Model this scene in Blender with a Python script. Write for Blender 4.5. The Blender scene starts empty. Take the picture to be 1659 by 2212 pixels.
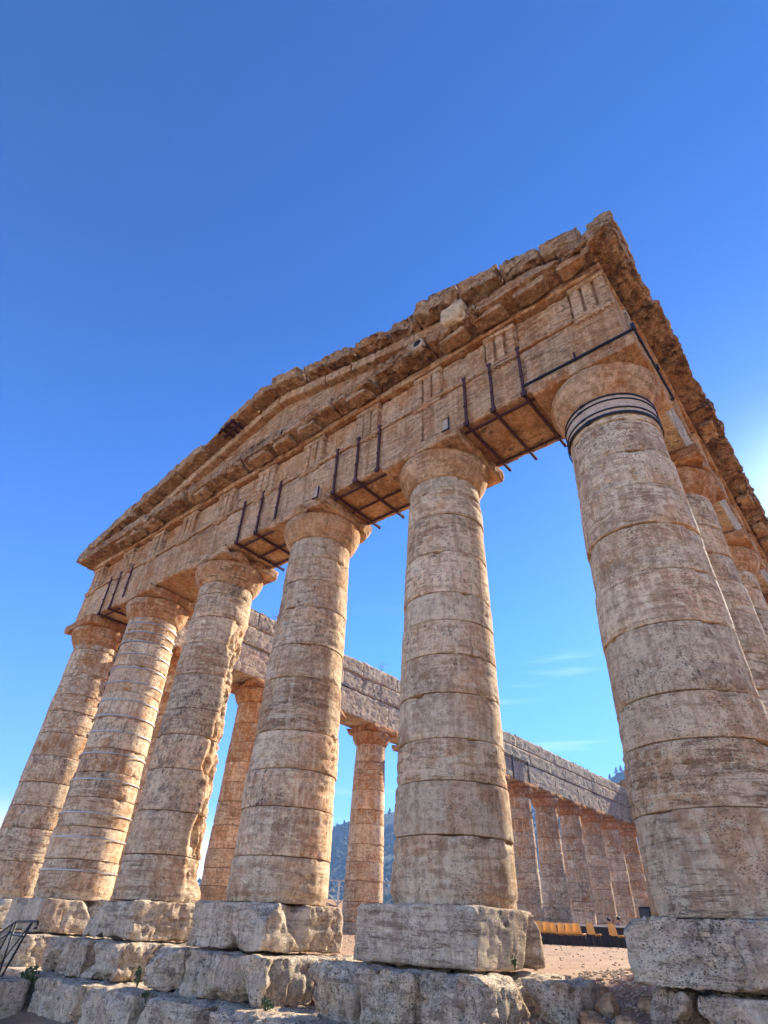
import bpy, math, random
import numpy as np
from mathutils import Vector, Matrix

scene = bpy.context.scene
COL = scene.collection
R = math.radians

# ------------------------------------------------------------------ camera
cam_d = bpy.data.cameras.new("camera")
cam = bpy.data.objects.new("camera", cam_d)
COL.objects.link(cam)
cam_d.sensor_fit = 'HORIZONTAL'
cam_d.sensor_width = 36.0
cam_d.lens = 36.0 * 1242.0 / 1659.0
cam_d.clip_start = 0.05
cam_d.clip_end = 12000
YAW, PITCH, ROLL = 0.724, 0.631, 0.051
_f = Vector((-math.sin(YAW) * math.cos(PITCH), math.cos(YAW) * math.cos(PITCH), math.sin(PITCH)))
_r = Vector((math.cos(YAW), math.sin(YAW), 0))
_u = _r.cross(_f)
_r2 = math.cos(ROLL) * _r + math.sin(ROLL) * _u
_u2 = -math.sin(ROLL) * _r + math.cos(ROLL) * _u
cam.matrix_world = Matrix(((_r2.x, _u2.x, -_f.x, 2.16), (_r2.y, _u2.y, -_f.y, -9.418),
                           (_r2.z, _u2.z, -_f.z, -0.403), (0, 0, 0, 1)))
scene.camera = cam

# ------------------------------------------------------------------ light
SUN_AZ, SUN_EL = R(3.4), R(29.8)
SUN_STRENGTH, SKY_STRENGTH, EXPOSURE = 4.5, 0.15, 1.72
scene.view_settings.view_transform = 'Standard'
scene.view_settings.look = 'None'
scene.view_settings.exposure = EXPOSURE
scene.view_settings.gamma = 1.0
scene.view_settings.use_curve_mapping = False

world = bpy.data.worlds.new("World")
scene.world = world
world.use_nodes = True
wn, wl = world.node_tree.nodes, world.node_tree.links
wn.clear()
w_out = wn.new('ShaderNodeOutputWorld')
w_bg = wn.new('ShaderNodeBackground')
w_bg.inputs['Strength'].default_value = SKY_STRENGTH
sky = wn.new('ShaderNodeTexSky')
sky.sky_type = 'NISHITA'
sky.sun_disc = False
sky.sun_elevation = SUN_EL
sky.sun_rotation = SUN_AZ
sky.altitude = 300
sky.air_density = 1.0
sky.dust_density = 0.16
sky.ozone_density = 3.0
w_gam = wn.new('ShaderNodeHueSaturation')
w_gam.inputs['Saturation'].default_value = 1.1
w_gam.inputs['Value'].default_value = 1.0
w_tint = wn.new('ShaderNodeMix'); w_tint.data_type = 'RGBA'; w_tint.blend_type = 'MULTIPLY'
w_tint.inputs['Factor'].default_value = 1.0
w_tint.inputs[7].default_value = (0.315, 0.414, 0.64, 1)
wl.new(sky.outputs['Color'], w_tint.inputs[6])
w_tc = wn.new('ShaderNodeTexCoord')
w_sep = wn.new('ShaderNodeSeparateXYZ')
wl.new(w_tc.outputs['Generated'], w_sep.inputs['Vector'])
w_deep = wn.new('ShaderNodeMapRange')          # the sky deepens toward the zenith
w_deep.inputs['From Min'].default_value = 0.38
w_deep.inputs['From Max'].default_value = 0.80
w_deep.inputs['To Min'].default_value = 1.0
w_deep.inputs['To Max'].default_value = 0.74
wl.new(w_sep.outputs['Z'], w_deep.inputs['Value'])
w_dm = wn.new('ShaderNodeVectorMath'); w_dm.operation = 'SCALE'
wl.new(w_tint.outputs[2], w_dm.inputs[0])
wl.new(w_deep.outputs['Result'], w_dm.inputs['Scale'])
wl.new(w_dm.outputs[0], w_gam.inputs['Color'])
# thin streaks of cirrus low over the horizon
w_map = wn.new('ShaderNodeMapping')
w_map.inputs['Scale'].default_value = (2.2, 2.2, 26)
w_noise = wn.new('ShaderNodeTexNoise')
w_noise.inputs['Scale'].default_value = 1.6
w_noise.inputs['Detail'].default_value = 5
w_noise.inputs['Distortion'].default_value = 0.4
wl.new(w_tc.outputs['Generated'], w_map.inputs['Vector'])
wl.new(w_map.outputs['Vector'], w_noise.inputs['Vector'])
w_r1 = wn.new('ShaderNodeMapRange')
w_r1.inputs['From Min'].default_value = 0.56
w_r1.inputs['From Max'].default_value = 0.80
wl.new(w_noise.outputs['Fac'], w_r1.inputs['Value'])
w_r2 = wn.new('ShaderNodeMapRange')
w_r2.inputs['From Min'].default_value = 0.50
w_r2.inputs['From Max'].default_value = 0.22
wl.new(w_sep.outputs['Z'], w_r2.inputs['Value'])
w_mul = wn.new('ShaderNodeMath'); w_mul.operation = 'MULTIPLY'
wl.new(w_r1.outputs['Result'], w_mul.inputs[0])
wl.new(w_r2.outputs['Result'], w_mul.inputs[1])
w_mul2 = wn.new('ShaderNodeMath'); w_mul2.operation = 'MULTIPLY'
w_mul2.inputs[1].default_value = 0.28
w_dot = wn.new('ShaderNodeVectorMath'); w_dot.operation = 'DOT_PRODUCT'   # cirrus only in one quarter of the sky
w_dot.inputs[1].default_value = (-0.37, 0.93, 0.0)
wl.new(w_tc.outputs['Generated'], w_dot.inputs[0])
w_r3 = wn.new('ShaderNodeMapRange')
w_r3.inputs['From Min'].default_value = 0.80
w_r3.inputs['From Max'].default_value = 0.93
wl.new(w_dot.outputs['Value'], w_r3.inputs['Value'])
w_mul3 = wn.new('ShaderNodeMath'); w_mul3.operation = 'MULTIPLY'
wl.new(w_mul.outputs[0], w_mul3.inputs[0])
wl.new(w_r3.outputs['Result'], w_mul3.inputs[1])
wl.new(w_mul3.outputs[0], w_mul2.inputs[0])
w_mix = wn.new('ShaderNodeMix'); w_mix.data_type = 'RGBA'
wl.new(w_mul2.outputs[0], w_mix.inputs['Factor'])
wl.new(w_gam.outputs['Color'], w_mix.inputs[6])
w_mix.inputs[7].default_value = (5.0, 5.2, 5.4, 1)
# pale horizon band all round, over-brightened as added fill light for the shaded stone
w_fill_band = wn.new('ShaderNodeMapRange'); w_fill_band.interpolation_type = 'SMOOTHERSTEP'
w_fill_band.inputs['From Min'].default_value = 0.15
w_fill_band.inputs['From Max'].default_value = 0.0
wl.new(w_sep.outputs['Z'], w_fill_band.inputs['Value'])
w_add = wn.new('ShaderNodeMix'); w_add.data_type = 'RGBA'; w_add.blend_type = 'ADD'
wl.new(w_fill_band.outputs['Result'], w_add.inputs['Factor'])
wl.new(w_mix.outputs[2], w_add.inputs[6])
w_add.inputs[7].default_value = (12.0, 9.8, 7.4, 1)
# the white aureole close round the sun
w_sd = wn.new('ShaderNodeVectorMath'); w_sd.operation = 'DOT_PRODUCT'
w_sd.inputs[1].default_value = (math.sin(SUN_AZ) * math.cos(SUN_EL), math.cos(SUN_AZ) * math.cos(SUN_EL), math.sin(SUN_EL))
wl.new(w_tc.outputs['Generated'], w_sd.inputs[0])
w_pw = wn.new('ShaderNodeMath'); w_pw.operation = 'POWER'; w_pw.inputs[1].default_value = 210.0
wl.new(w_sd.outputs['Value'], w_pw.inputs[0])
w_au = wn.new('ShaderNodeMix'); w_au.data_type = 'RGBA'; w_au.blend_type = 'ADD'; w_au.clamp_factor = True
wl.new(w_pw.outputs[0], w_au.inputs['Factor'])
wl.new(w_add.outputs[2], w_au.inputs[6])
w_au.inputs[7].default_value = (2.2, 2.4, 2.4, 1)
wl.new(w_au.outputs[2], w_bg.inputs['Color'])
wl.new(w_bg.outputs['Background'], w_out.inputs['Surface'])

sun_dir = Vector((math.sin(SUN_AZ) * math.cos(SUN_EL), math.cos(SUN_AZ) * math.cos(SUN_EL), math.sin(SUN_EL)))
sun_d = bpy.data.lights.new("sun", 'SUN')
sun_d.energy = SUN_STRENGTH
sun_d.angle = R(0.53)
sun_d.color = (1.0, 0.90, 0.76)
sun = bpy.data.objects.new("sun", sun_d)
COL.objects.link(sun)
sun.rotation_euler = sun_dir.to_track_quat('Z', 'Y').to_euler()
sun.location = sun_dir * 100

# ------------------------------------------------------------------ noise (numpy)
def _hash(ix, iy, iz, s):
    h = (ix.astype(np.int64) * 73856093) ^ (iy.astype(np.int64) * 19349663) ^ (iz.astype(np.int64) * 83492791) ^ (s * 2654435761)
    h = (h ^ (h >> 13)) * 1274126177 & 0x7fffffff
    h = (h ^ (h >> 11)) * 668265263 & 0x7fffffff
    return h ^ (h >> 15)

def pn(P, s=0):
    P = np.asarray(P, float)
    i = np.floor(P).astype(np.int64)
    f = P - i
    w = f * f * f * (f * (f * 6 - 15) + 10)
    out = 0
    for dx in (0, 1):
        wx = w[:, 0] if dx else 1 - w[:, 0]
        for dy in (0, 1):
            wy = w[:, 1] if dy else 1 - w[:, 1]
            for dz in (0, 1):
                wz = w[:, 2] if dz else 1 - w[:, 2]
                h = _hash(i[:, 0] + dx, i[:, 1] + dy, i[:, 2] + dz, s)
                gx = (h & 255) / 127.5 - 1
                gy = ((h >> 8) & 255) / 127.5 - 1
                gz = ((h >> 16) & 255) / 127.5 - 1
                out = out + wx * wy * wz * (gx * (f[:, 0] - dx) + gy * (f[:, 1] - dy) + gz * (f[:, 2] - dz))
    return out * 1.1

def fbm(P, f=1.0, o=3, s=0):
    P = np.asarray(P, float) * f
    a, t = 1.0, 0
    for k in range(o):
        t = t + a * pn(P + k * 17.3, s + k)
        P = P * 2.03
        a *= 0.5
    return t

def sstep(a, b, x):
    t = np.clip((x - a) / (b - a), 0, 1)
    return t * t * (3 - 2 * t)

def erode(P, amp=1.0, seed=0):
    """inward wear of travertine: broad hollows, bedding slits, small pits"""
    big = fbm(P, 1.1, 3, seed)
    st = fbm(P * np.array([0.8, 0.8, 5.0]), 1.0, 2, seed + 5)
    pit = pn(P * np.array([6, 6, 8.0]), seed + 9)
    mask = sstep(-0.1, 0.35, fbm(P, 0.8, 2, seed + 11))
    return amp * (0.011 * big - 0.014 * sstep(0.15, 0.4, st) - 0.040 * sstep(0.22, 0.55, pit) * mask)

# ------------------------------------------------------------------ materials
class NT:
    def __init__(self, name):
        self.m = bpy.data.materials.new(name)
        self.m.use_nodes = True
        self.n, self.l = self.m.node_tree.nodes, self.m.node_tree.links
        self.n.clear()
        self.out = self.n.new('ShaderNodeOutputMaterial')
        self.b = self.n.new('ShaderNodeBsdfPrincipled')
        self.l.new(self.b.outputs[0], self.out.inputs[0])
    def node(self, t, **kw):
        x = self.n.new(t)
        for k, v in kw.items():
            setattr(x, k, v)
        return x
    def put(self, sock, v):
        if hasattr(v, 'is_output'):
            self.l.new(v, sock)
        else:
            sock.default_value = v
    def math(self, op, a, b=0.0, c=0.0):
        x = self.node('ShaderNodeMath', operation=op)
        self.put(x.inputs[0], a); self.put(x.inputs[1], b); self.put(x.inputs[2], c)
        return x.outputs[0]
    def mix(self, f, a, b, bt='MIX'):
        x = self.node('ShaderNodeMix', data_type='RGBA', blend_type=bt)
        self.put(x.inputs['Factor'], f)
        self.put(x.inputs[6], a if hasattr(a, 'is_output') else (*a, 1))
        self.put(x.inputs[7], b if hasattr(b, 'is_output') else (*b, 1))
        return x.outputs[2]
    def rng(self, v, a, b, c=0.0, d=1.0):
        x = self.node('ShaderNodeMapRange')
        x.interpolation_type = 'SMOOTHSTEP'
        self.put(x.inputs['Value'], v)
        for k, q in zip(('From Min', 'From Max', 'To Min', 'To Max'), (a, b, c, d)):
            self.put(x.inputs[k], q)
        return x.outputs['Result']
    def pos(self, scale=(1, 1, 1), off=(0, 0, 0), obj=False):
        if obj:
            src = self.node('ShaderNodeTexCoord').outputs['Object']
        else:
            src = self.node('ShaderNodeNewGeometry').outputs['Position']
        m = self.node('ShaderNodeMapping')
        m.inputs['Scale'].default_value = scale
        m.inputs['Location'].default_value = off
        self.l.new(src, m.inputs['Vector'])
        return m.outputs['Vector']
    def noise(self, vec, scale, detail=4, rough=0.55, dist=0.0):
        x = self.node('ShaderNodeTexNoise')
        self.l.new(vec, x.inputs['Vector'])
        x.inputs['Scale'].default_value = scale
        x.inputs['Detail'].default_value = detail
        x.inputs['Roughness'].default_value = rough
        x.inputs['Distortion'].default_value = dist
        return x.outputs['Fac']
    def voro(self, vec, scale, rand=1.0, feature='F1'):
        x = self.node('ShaderNodeTexVoronoi', feature=feature)
        self.l.new(vec, x.inputs['Vector'])
        x.inputs['Scale'].default_value = scale
        x.inputs['Randomness'].default_value = rand
        return x.outputs['Distance']
    def bump(self, h, strength=0.5, dist=0.02):
        x = self.node('ShaderNodeBump')
        x.inputs['Strength'].default_value = strength
        x.inputs['Distance'].default_value = dist
        self.l.new(h, x.inputs['Height'])
        self.l.new(x.outputs['Normal'], self.b.inputs['Normal'])

def stone_material(name, warm, pale, rust, grey, slit=0.5, pits=1.0, big=13.0, deep=0.035):
    """travertine; the object's colour slots steer it: R rust patina, G grey lichen, B pitting, A brightness"""
    t = NT(name)
    oi = t.node('ShaderNodeObjectInfo')
    sc = t.node('ShaderNodeSeparateColor')
    t.l.new(oi.outputs['Color'], sc.inputs['Color'])
    aR, aG, aB = sc.outputs[0], sc.outputs[1], sc.outputs[2]
    rv = t.node('ShaderNodeCombineXYZ')
    for k, q in enumerate((3.0, 7.0, 1.3)):
        t.l.new(t.math('MULTIPLY', oi.outputs['Random'], q), rv.inputs[k])
    def vec(scale):
        v = t.node('ShaderNodeVectorMath', operation='ADD')
        t.l.new(t.pos(scale), v.inputs[0]); t.l.new(rv.outputs[0], v.inputs[1])
        return v.outputs[0]
    P = vec((1, 1, 1))
    Pz = vec((1, 1, 7.0))
    Pv = vec((6, 6, 0.5))
    n1 = t.noise(P, 0.9, 6, 0.62)
    n2 = t.noise(Pz, 1.6, 8, 0.68, 0.25)
    n3 = t.noise(P, 9.0, 8, 0.72)
    n4 = t.noise(Pv, 1.0, 6, 0.65)
    c = t.mix(t.rng(n1, 0.36, 0.60), warm, pale)
    n0 = t.noise(vec((1, 1, 1.6)), 0.75, 7, 0.68, 0.5)
    c = t.mix(t.rng(n0, 0.52, 0.64, 0, 0.60), c, (0.56 * warm[0], 0.60 * warm[1], 0.72 * warm[2]))
    c = t.mix(t.rng(n0, 0.45, 0.33, 0, 0.5), c, tuple(min(1, 1.12 * v) for v in pale))
    hs2 = t.math('FRACT', t.math('MULTIPLY', oi.outputs['Random'], 91.3))
    band = t.rng(hs2, 0.1, 1.0, 0.25, 0.9)
    c = t.mix(t.math('MULTIPLY', t.rng(n2, 0.525, 0.585), band), c, tuple(0.46 * v for v in warm))
    c = t.mix(t.math('MULTIPLY', t.rng(n2, 0.465, 0.38), band), c, tuple(min(1, 1.2 * v) for v in pale))
    # rust patina
    n5 = t.noise(P, 1.7, 6, 0.66, 0.4)
    thr = t.math('SUBTRACT', 0.78, t.math('MULTIPLY', aR, 0.55))
    c = t.mix(t.math('MULTIPLY', t.rng(n5, thr, t.math('ADD', thr, 0.20)), 0.85), c, rust)
    # mottling, grain by grain
    c = t.mix(t.rng(n3, 0.515, 0.59, 0, 0.48), c, tuple(0.5 * v for v in warm))
    c = t.mix(t.rng(n3, 0.475, 0.39, 0, 0.5), c, tuple(min(1, 1.3 * v) for v in pale))
    nf = t.noise(P, 48, 5, 0.7)
    c = t.mix(t.rng(nf, 0.56, 0.62, 0, 0.38), c, tuple(0.40 * v for v in warm))
    # grey lichen blotches and specks
    n6 = t.noise(P, 2.3, 10, 0.74, 0.15)
    thg = t.math('SUBTRACT', 0.72, t.math('MULTIPLY', aG, 0.25))
    c = t.mix(t.math('MULTIPLY', t.rng(n6, thg, t.math('ADD', thg, 0.10)), 0.72), c, grey)
    n6b = t.noise(vec((1, 1, .55)), 15.0, 6, 0.72)
    spk = t.math('MULTIPLY', t.rng(n6b, 0.53, 0.62), t.rng(n6, t.math('SUBTRACT', thg, 0.14), t.math('SUBTRACT', thg, 0.02)))
    c = t.mix(t.math('MULTIPLY', spk, 0.8), c, tuple(0.55 * v for v in grey))
    c = t.mix(t.rng(n4, 0.53, 0.62, 0, 0.45), c, tuple(0.62 * v for v in warm))
    c = t.mix(t.rng(n4, 0.46, 0.38, 0, 0.38), c, tuple(min(1, 1.2 * v) for v in pale))
    # bedding slits and holes
    Ps = vec((1.3, 1.3, 17))
    s1 = t.noise(Ps, 1.7, 6, 0.62, 0.2)
    slitf = t.math('MULTIPLY', t.rng(s1, 0.57, 0.62), t.rng(n1, 0.40, 0.55))
    Pp = vec((1, 1, 1.7))
    dn = t.node('ShaderNodeMix', data_type='VECTOR')
    nz = t.node('ShaderNodeTexNoise'); nz.inputs['Scale'].default_value = 9
    t.l.new(Pp, nz.inputs['Vector'])
    dn.inputs['Factor'].default_value = 0.10
    t.l.new(Pp, dn.inputs[4]); t.l.new(nz.outputs['Color'], dn.inputs[5])
    v1 = t.voro(dn.outputs[1], big)
    v2 = t.voro(dn.outputs[1], 30.0)
    pm = t.noise(P, 1.3, 6, 0.66)
    pthr = t.math('SUBTRACT', 0.70, t.math('MULTIPLY', aB, 0.17))
    pmask = t.rng(pm, pthr, t.math('ADD', pthr, 0.08))
    p1 = t.math('MULTIPLY', t.rng(v1, 0.27, 0.17), pmask)
    p2 = t.math('MULTIPLY', t.rng(v2, 0.33, 0.22), t.rng(pm, t.math('SUBTRACT', pthr, 0.15), t.math('SUBTRACT', pthr, 0.06)))
    hole = t.math('MAXIMUM', p1, t.math('MULTIPLY', p2, 0.85))
    hsh = t.math('FRACT', t.math('MULTIPLY', oi.outputs['Random'], 37.7))
    hole = t.math('MAXIMUM', hole, t.math('MULTIPLY', t.math('MULTIPLY', slitf, slit), t.rng(hsh, 0.25, 1.0)))
    c = t.mix(t.math('MULTIPLY', hole, 0.70 * pits), c, (0.06, 0.034, 0.022))
    br = t.node('ShaderNodeMix', data_type='RGBA', blend_type='MULTIPLY')
    br.inputs['Factor'].default_value = 1
    t.l.new(c, br.inputs[6])
    cmb = t.node('ShaderNodeCombineColor')
    for k in range(3):
        t.l.new(oi.outputs['Alpha'], cmb.inputs[k])
    t.l.new(cmb.outputs[0], br.inputs[7])
    t.l.new(br.outputs[2], t.b.inputs['Base Color'])
    t.b.inputs['Roughness'].default_value = 0.95
    t.b.inputs['Specular IOR Level'].default_value = 0.1
    fine = t.noise(P, 42, 4, 0.7)
    h = t.math('MULTIPLY', n3, 1.3)
    h = t.math('ADD', h, t.math('MULTIPLY', n2, 1.3))
    h = t.math('ADD', h, t.math('MULTIPLY', fine, 0.9))
    h = t.math('SUBTRACT', h, t.math('MULTIPLY', hole, 1.0))
    t.bump(h, 1.0, deep)
    return t.m

STONE = stone_material("travertine", (0.76, 0.445, 0.235), (0.88, 0.68, 0.445), (0.56, 0.225, 0.055), (0.21, 0.155, 0.115))
OCHRE = stone_material("ochre_patina_shade_travertine", (0.72, 0.365, 0.155), (0.82, 0.55, 0.32), (0.52, 0.17, 0.035), (0.13, 0.08, 0.055), 0.8, 1.2, 9.0, 0.05)  # ochre patina, deepened so the colour also carries bounce glow and recess shade
STEPSTONE = stone_material("weathered_step_stone", (0.68, 0.49, 0.32), (0.76, 0.63, 0.44), (0.48, 0.23, 0.13), (0.19, 0.17, 0.14), 0.35, 1.1, 7.5)

def plain_material(name, col, rough=0.6, metal=0.0, var=0.25, scale=20, bump=0.15):
    t = NT(name)
    P = t.pos()
    n = t.noise(P, scale, 5, 0.65)
    c = t.mix(t.rng(n, 0.35, 0.7), col, tuple(v * (1 - var) for v in col))
    n2 = t.noise(P, scale * 0.17, 3)
    c = t.mix(t.rng(n2, 0.5, 0.7, 0, 0.4), c, tuple(v * (1 - 0.8 * var) for v in col))
    t.l.new(c, t.b.inputs['Base Color'])
    t.b.inputs['Roughness'].default_value = rough
    t.b.inputs['Metallic'].default_value = metal
    if bump:
        t.bump(n, bump, 0.01)
    return t.m

IRON = plain_material("rusty_painted_iron", (0.085, 0.022, 0.022), 0.7, 0.0, 0.6, 18, 0.3)
BLACKIRON = plain_material("black_iron", (0.014, 0.014, 0.016), 0.5, 0.2, 0.3, 25, 0.1)
STEELBAND = plain_material("galvanised_steel", (0.42, 0.41, 0.39), 0.5, 0.5, 0.3, 18, 0.1)
MORTAR = plain_material("pale_mortar", (0.56, 0.42, 0.30), 0.9, 0, 0.3, 9, 0.3)
PALEBLOCK = plain_material("new_pale_limestone", (0.66, 0.47, 0.26), 0.9, 0, 0.45, 7, 0.6)
SHELL = plain_material("ochre_plastic", (0.70, 0.43, 0.15), 0.45, 0, 0.1, 4, 0.0)
BLACKPL = plain_material("black_plastic", (0.012, 0.012, 0.014), 0.45, 0, 0.2, 8, 0.0)
DARKCLOTH = plain_material("dark_stage_board", (0.030, 0.024, 0.024), 0.8, 0, 0.3, 4, 0.0)
WHITEPAINT = plain_material("white_painted_wood", (0.72, 0.70, 0.66), 0.6, 0, 0.15, 6, 0.0)
GLASS = plain_material("lamp_glass", (0.45, 0.50, 0.50), 0.08, 0, 0.1, 4, 0.0)
STEELBLUE = plain_material("blue_grey_metal", (0.09, 0.15, 0.19), 0.5, 0.3, 0.2, 6, 0.0)
SKIN = plain_material("skin", (0.42, 0.24, 0.16), 0.6, 0, 0.1, 10, 0.0)
HAIR = plain_material("dark_hair", (0.02, 0.014, 0.012), 0.6, 0, 0.3, 30, 0.0)
SHIRT = plain_material("grey_shirt", (0.22, 0.21, 0.22), 0.9, 0, 0.2, 10, 0.0)
SHIRTB = plain_material("plum_shirt", (0.06, 0.035, 0.05), 0.9, 0, 0.2, 10, 0.0)
JEANS = plain_material("dark_trousers", (0.03, 0.035, 0.05), 0.9, 0, 0.2, 10, 0.0)

def leaf_material(name, a, b):
    t = NT(name)
    n = t.noise(t.pos(), 6.0, 3)
    t.l.new(t.mix(t.rng(n, 0.35, 0.65), a, b), t.b.inputs['Base Color'])
    t.b.inputs['Roughness'].default_value = 0.7
    return t.m
LEAF = leaf_material("leaf_green", (0.045, 0.075, 0.018), (0.09, 0.115, 0.035))
DRYGRASS = leaf_material("dry_grass", (0.16, 0.14, 0.06), (0.10, 0.105, 0.045))
PINE = leaf_material("pine_green", (0.035, 0.050, 0.022), (0.055, 0.07, 0.03))
BARK = plain_material("bark", (0.10, 0.075, 0.055), 0.9, 0, 0.4, 8, 0.3)

def ground_material():
    t = NT("dusty_earth")
    P = t.pos()
    n = t.noise(P, 1.2, 6, 0.6)
    m = t.noise(P, 14, 5, 0.7)
    c = t.mix(t.rng(n, 0.35, 0.65), (0.37, 0.225, 0.125), (0.27, 0.15, 0.08))
    c = t.mix(t.rng(m, 0.5, 0.72, 0, 0.8), c, (0.28, 0.17, 0.105))
    v = t.voro(P, 9)
    c = t.mix(t.rng(v, 0.22, 0.12, 0, 0.6), c, (0.50, 0.38, 0.27))
    far = t.node('ShaderNodeNewGeometry').outputs['Position']
    ln = t.node('ShaderNodeVectorMath', operation='LENGTH')
    t.l.new(far, ln.inputs[0])
    g = t.noise(P, 0.05, 6, 0.7)
    gc = t.mix(t.rng(g, 0.4, 0.6), (0.085, 0.095, 0.04), (0.20, 0.17, 0.085))
    c = t.mix(t.rng(ln.outputs['Value'], 75, 110), c, gc)
    t.l.new(c, t.b.inputs['Base Color'])
    t.b.inputs['Roughness'].default_value = 0.95
    h = t.math('ADD', m, t.math('MULTIPLY', t.rng(v, 0.25, 0.05), 0.6))
    t.bump(h, 0.7, 0.04)
    return t.m
GROUND = ground_material()

def hill_material():
    t = NT("wooded_hillside")
    P = t.pos()
    n = t.noise(P, 0.02, 6, 0.65)
    m = t.noise(P, 0.16, 5, 0.7)
    c = t.mix(t.rng(n, 0.4, 0.62), (0.045, 0.06, 0.028), (0.11, 0.10, 0.06))
    c = t.mix(t.rng(m, 0.45, 0.65, 0, 0.8), c, (0.03, 0.042, 0.02))
    v = t.noise(P, 0.05, 3)
    c = t.mix(t.rng(v, 0.63, 0.72, 0, 0.6), c, (0.30, 0.26, 0.20))
    t.l.new(c, t.b.inputs['Base Color'])
    t.b.inputs['Roughness'].default_value = 0.95
    t.bump(m, 0.8, 3.0)
    return t.m
HILLMAT = hill_material()

# ------------------------------------------------------------------ object helpers
def mesh_from(name, V, F, smooth=True):
    me = bpy.data.meshes.new(name)
    V = np.asarray(V, np.float32)
    me.vertices.add(len(V))
    me.vertices.foreach_set('co', V.ravel())
    ls = np.array([len(f) for f in F], np.int32) if not isinstance(F, np.ndarray) else np.full(len(F), F.shape[1], np.int32)
    flat = np.concatenate([np.asarray(f, np.int32) for f in F]) if not isinstance(F, np.ndarray) else F.astype(np.int32).ravel()
    me.loops.add(len(flat))
    me.loops.foreach_set('vertex_index', flat)
    me.polygons.add(len(ls))
    me.polygons.foreach_set('loop_start', np.concatenate([[0], np.cumsum(ls)[:-1]]).astype(np.int32))
    me.polygons.foreach_set('loop_total', ls)
    me.polygons.foreach_set('use_smooth', np.full(len(ls), smooth))
    me.update()
    me.validate()
    return me

class Geo:
    """collects shapes that belong to ONE part"""
    def __init__(self):
        self.V, self.F, self.n = [], [], 0
    def add(self, vf):
        V, F = vf
        V = np.asarray(V, float)
        self.V.append(V)
        self.F += [tuple(int(i) + self.n for i in f) for f in F]
        self.n += len(V)
        return self
    def get(self):
        return np.concatenate(self.V), self.F

def tag(o, label=None, cat=None, group=None, kind=None):
    if label: o['label'] = label
    if cat: o['category'] = cat
    if group: o['group'] = group
    if kind: o['kind'] = kind
    return o

def thing(name, label, cat, loc=(0, 0, 0), group=None):
    o = bpy.data.objects.new(name, None)
    COL.objects.link(o)
    o.location = loc
    o.empty_display_size = 0.3
    return tag(o, label, cat, group)

def root_loc(p):
    v = Vector((0, 0, 0))
    while p is not None:
        v += p.location
        p = p.parent
    return np.array(v)

def obj(name, vf, mat, parent=None, tint=None, smooth=True, origin=None):
    """vertices arrive in world coordinates"""
    if isinstance(vf, Geo):
        vf = vf.get()
    V, F = vf
    V = np.asarray(V, float)
    if parent is not None:
        org = root_loc(parent)
        loc = np.zeros(3)
    else:
        loc = np.array(origin) if origin is not None else np.array([(V[:, 0].min() + V[:, 0].max()) / 2, (V[:, 1].min() + V[:, 1].max()) / 2, V[:, 2].min()])
        org = loc
    me = mesh_from(name, V - org, F, smooth)
    me.materials.append(mat)
    o = bpy.data.objects.new(name, me)
    COL.objects.link(o)
    o.location = loc
    if parent is not None:
        o.parent = parent
    if tint is not None:
        o.color = tint
    return o

def dup_tree(o, parent=None, depth=0):
    c = o.copy()
    COL.objects.link(c)
    if parent is not None:
        c.parent = parent
    for ch in o.children:
        if ch.name in SKIP_COPY: continue
        dup_tree(ch, c, depth + 1)
    return c
SKIP_COPY = set()

# ------------------------------------------------------------------ shapes
def grid_box(lo, hi, seg):
    """a box whose six faces are grids, welded; returns points, quads"""
    lo, hi = np.array(lo, float), np.array(hi, float)
    n = [max(1, int(round((hi[k] - lo[k]) / seg))) for k in range(3)]
    idx, pts, faces = {}, [], []
    def vid(i, j, k):
        key = (i, j, k)
        if key not in idx:
            idx[key] = len(pts)
            pts.append((lo[0] + (hi[0] - lo[0]) * i / n[0], lo[1] + (hi[1] - lo[1]) * j / n[1], lo[2] + (hi[2] - lo[2]) * k / n[2]))
        return idx[key]
    for i in range(n[0]):
        for j in range(n[1]):
            faces.append((vid(i, j, 0), vid(i, j + 1, 0), vid(i + 1, j + 1, 0), vid(i + 1, j, 0)))
            faces.append((vid(i, j, n[2]), vid(i + 1, j, n[2]), vid(i + 1, j + 1, n[2]), vid(i, j + 1, n[2])))
    for i in range(n[0]):
        for k in range(n[2]):
            faces.append((vid(i, 0, k), vid(i + 1, 0, k), vid(i + 1, 0, k + 1), vid(i, 0, k + 1)))
            faces.append((vid(i, n[1], k), vid(i, n[1], k + 1), vid(i + 1, n[1], k + 1), vid(i + 1, n[1], k)))
    for j in range(n[1]):
        for k in range(n[2]):
            faces.append((vid(0, j, k), vid(0, j, k + 1), vid(0, j + 1, k + 1), vid(0, j + 1, k)))
            faces.append((vid(n[0], j, k), vid(n[0], j + 1, k), vid(n[0], j + 1, k + 1), vid(n[0], j, k + 1)))
    return np.array(pts), faces

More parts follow.
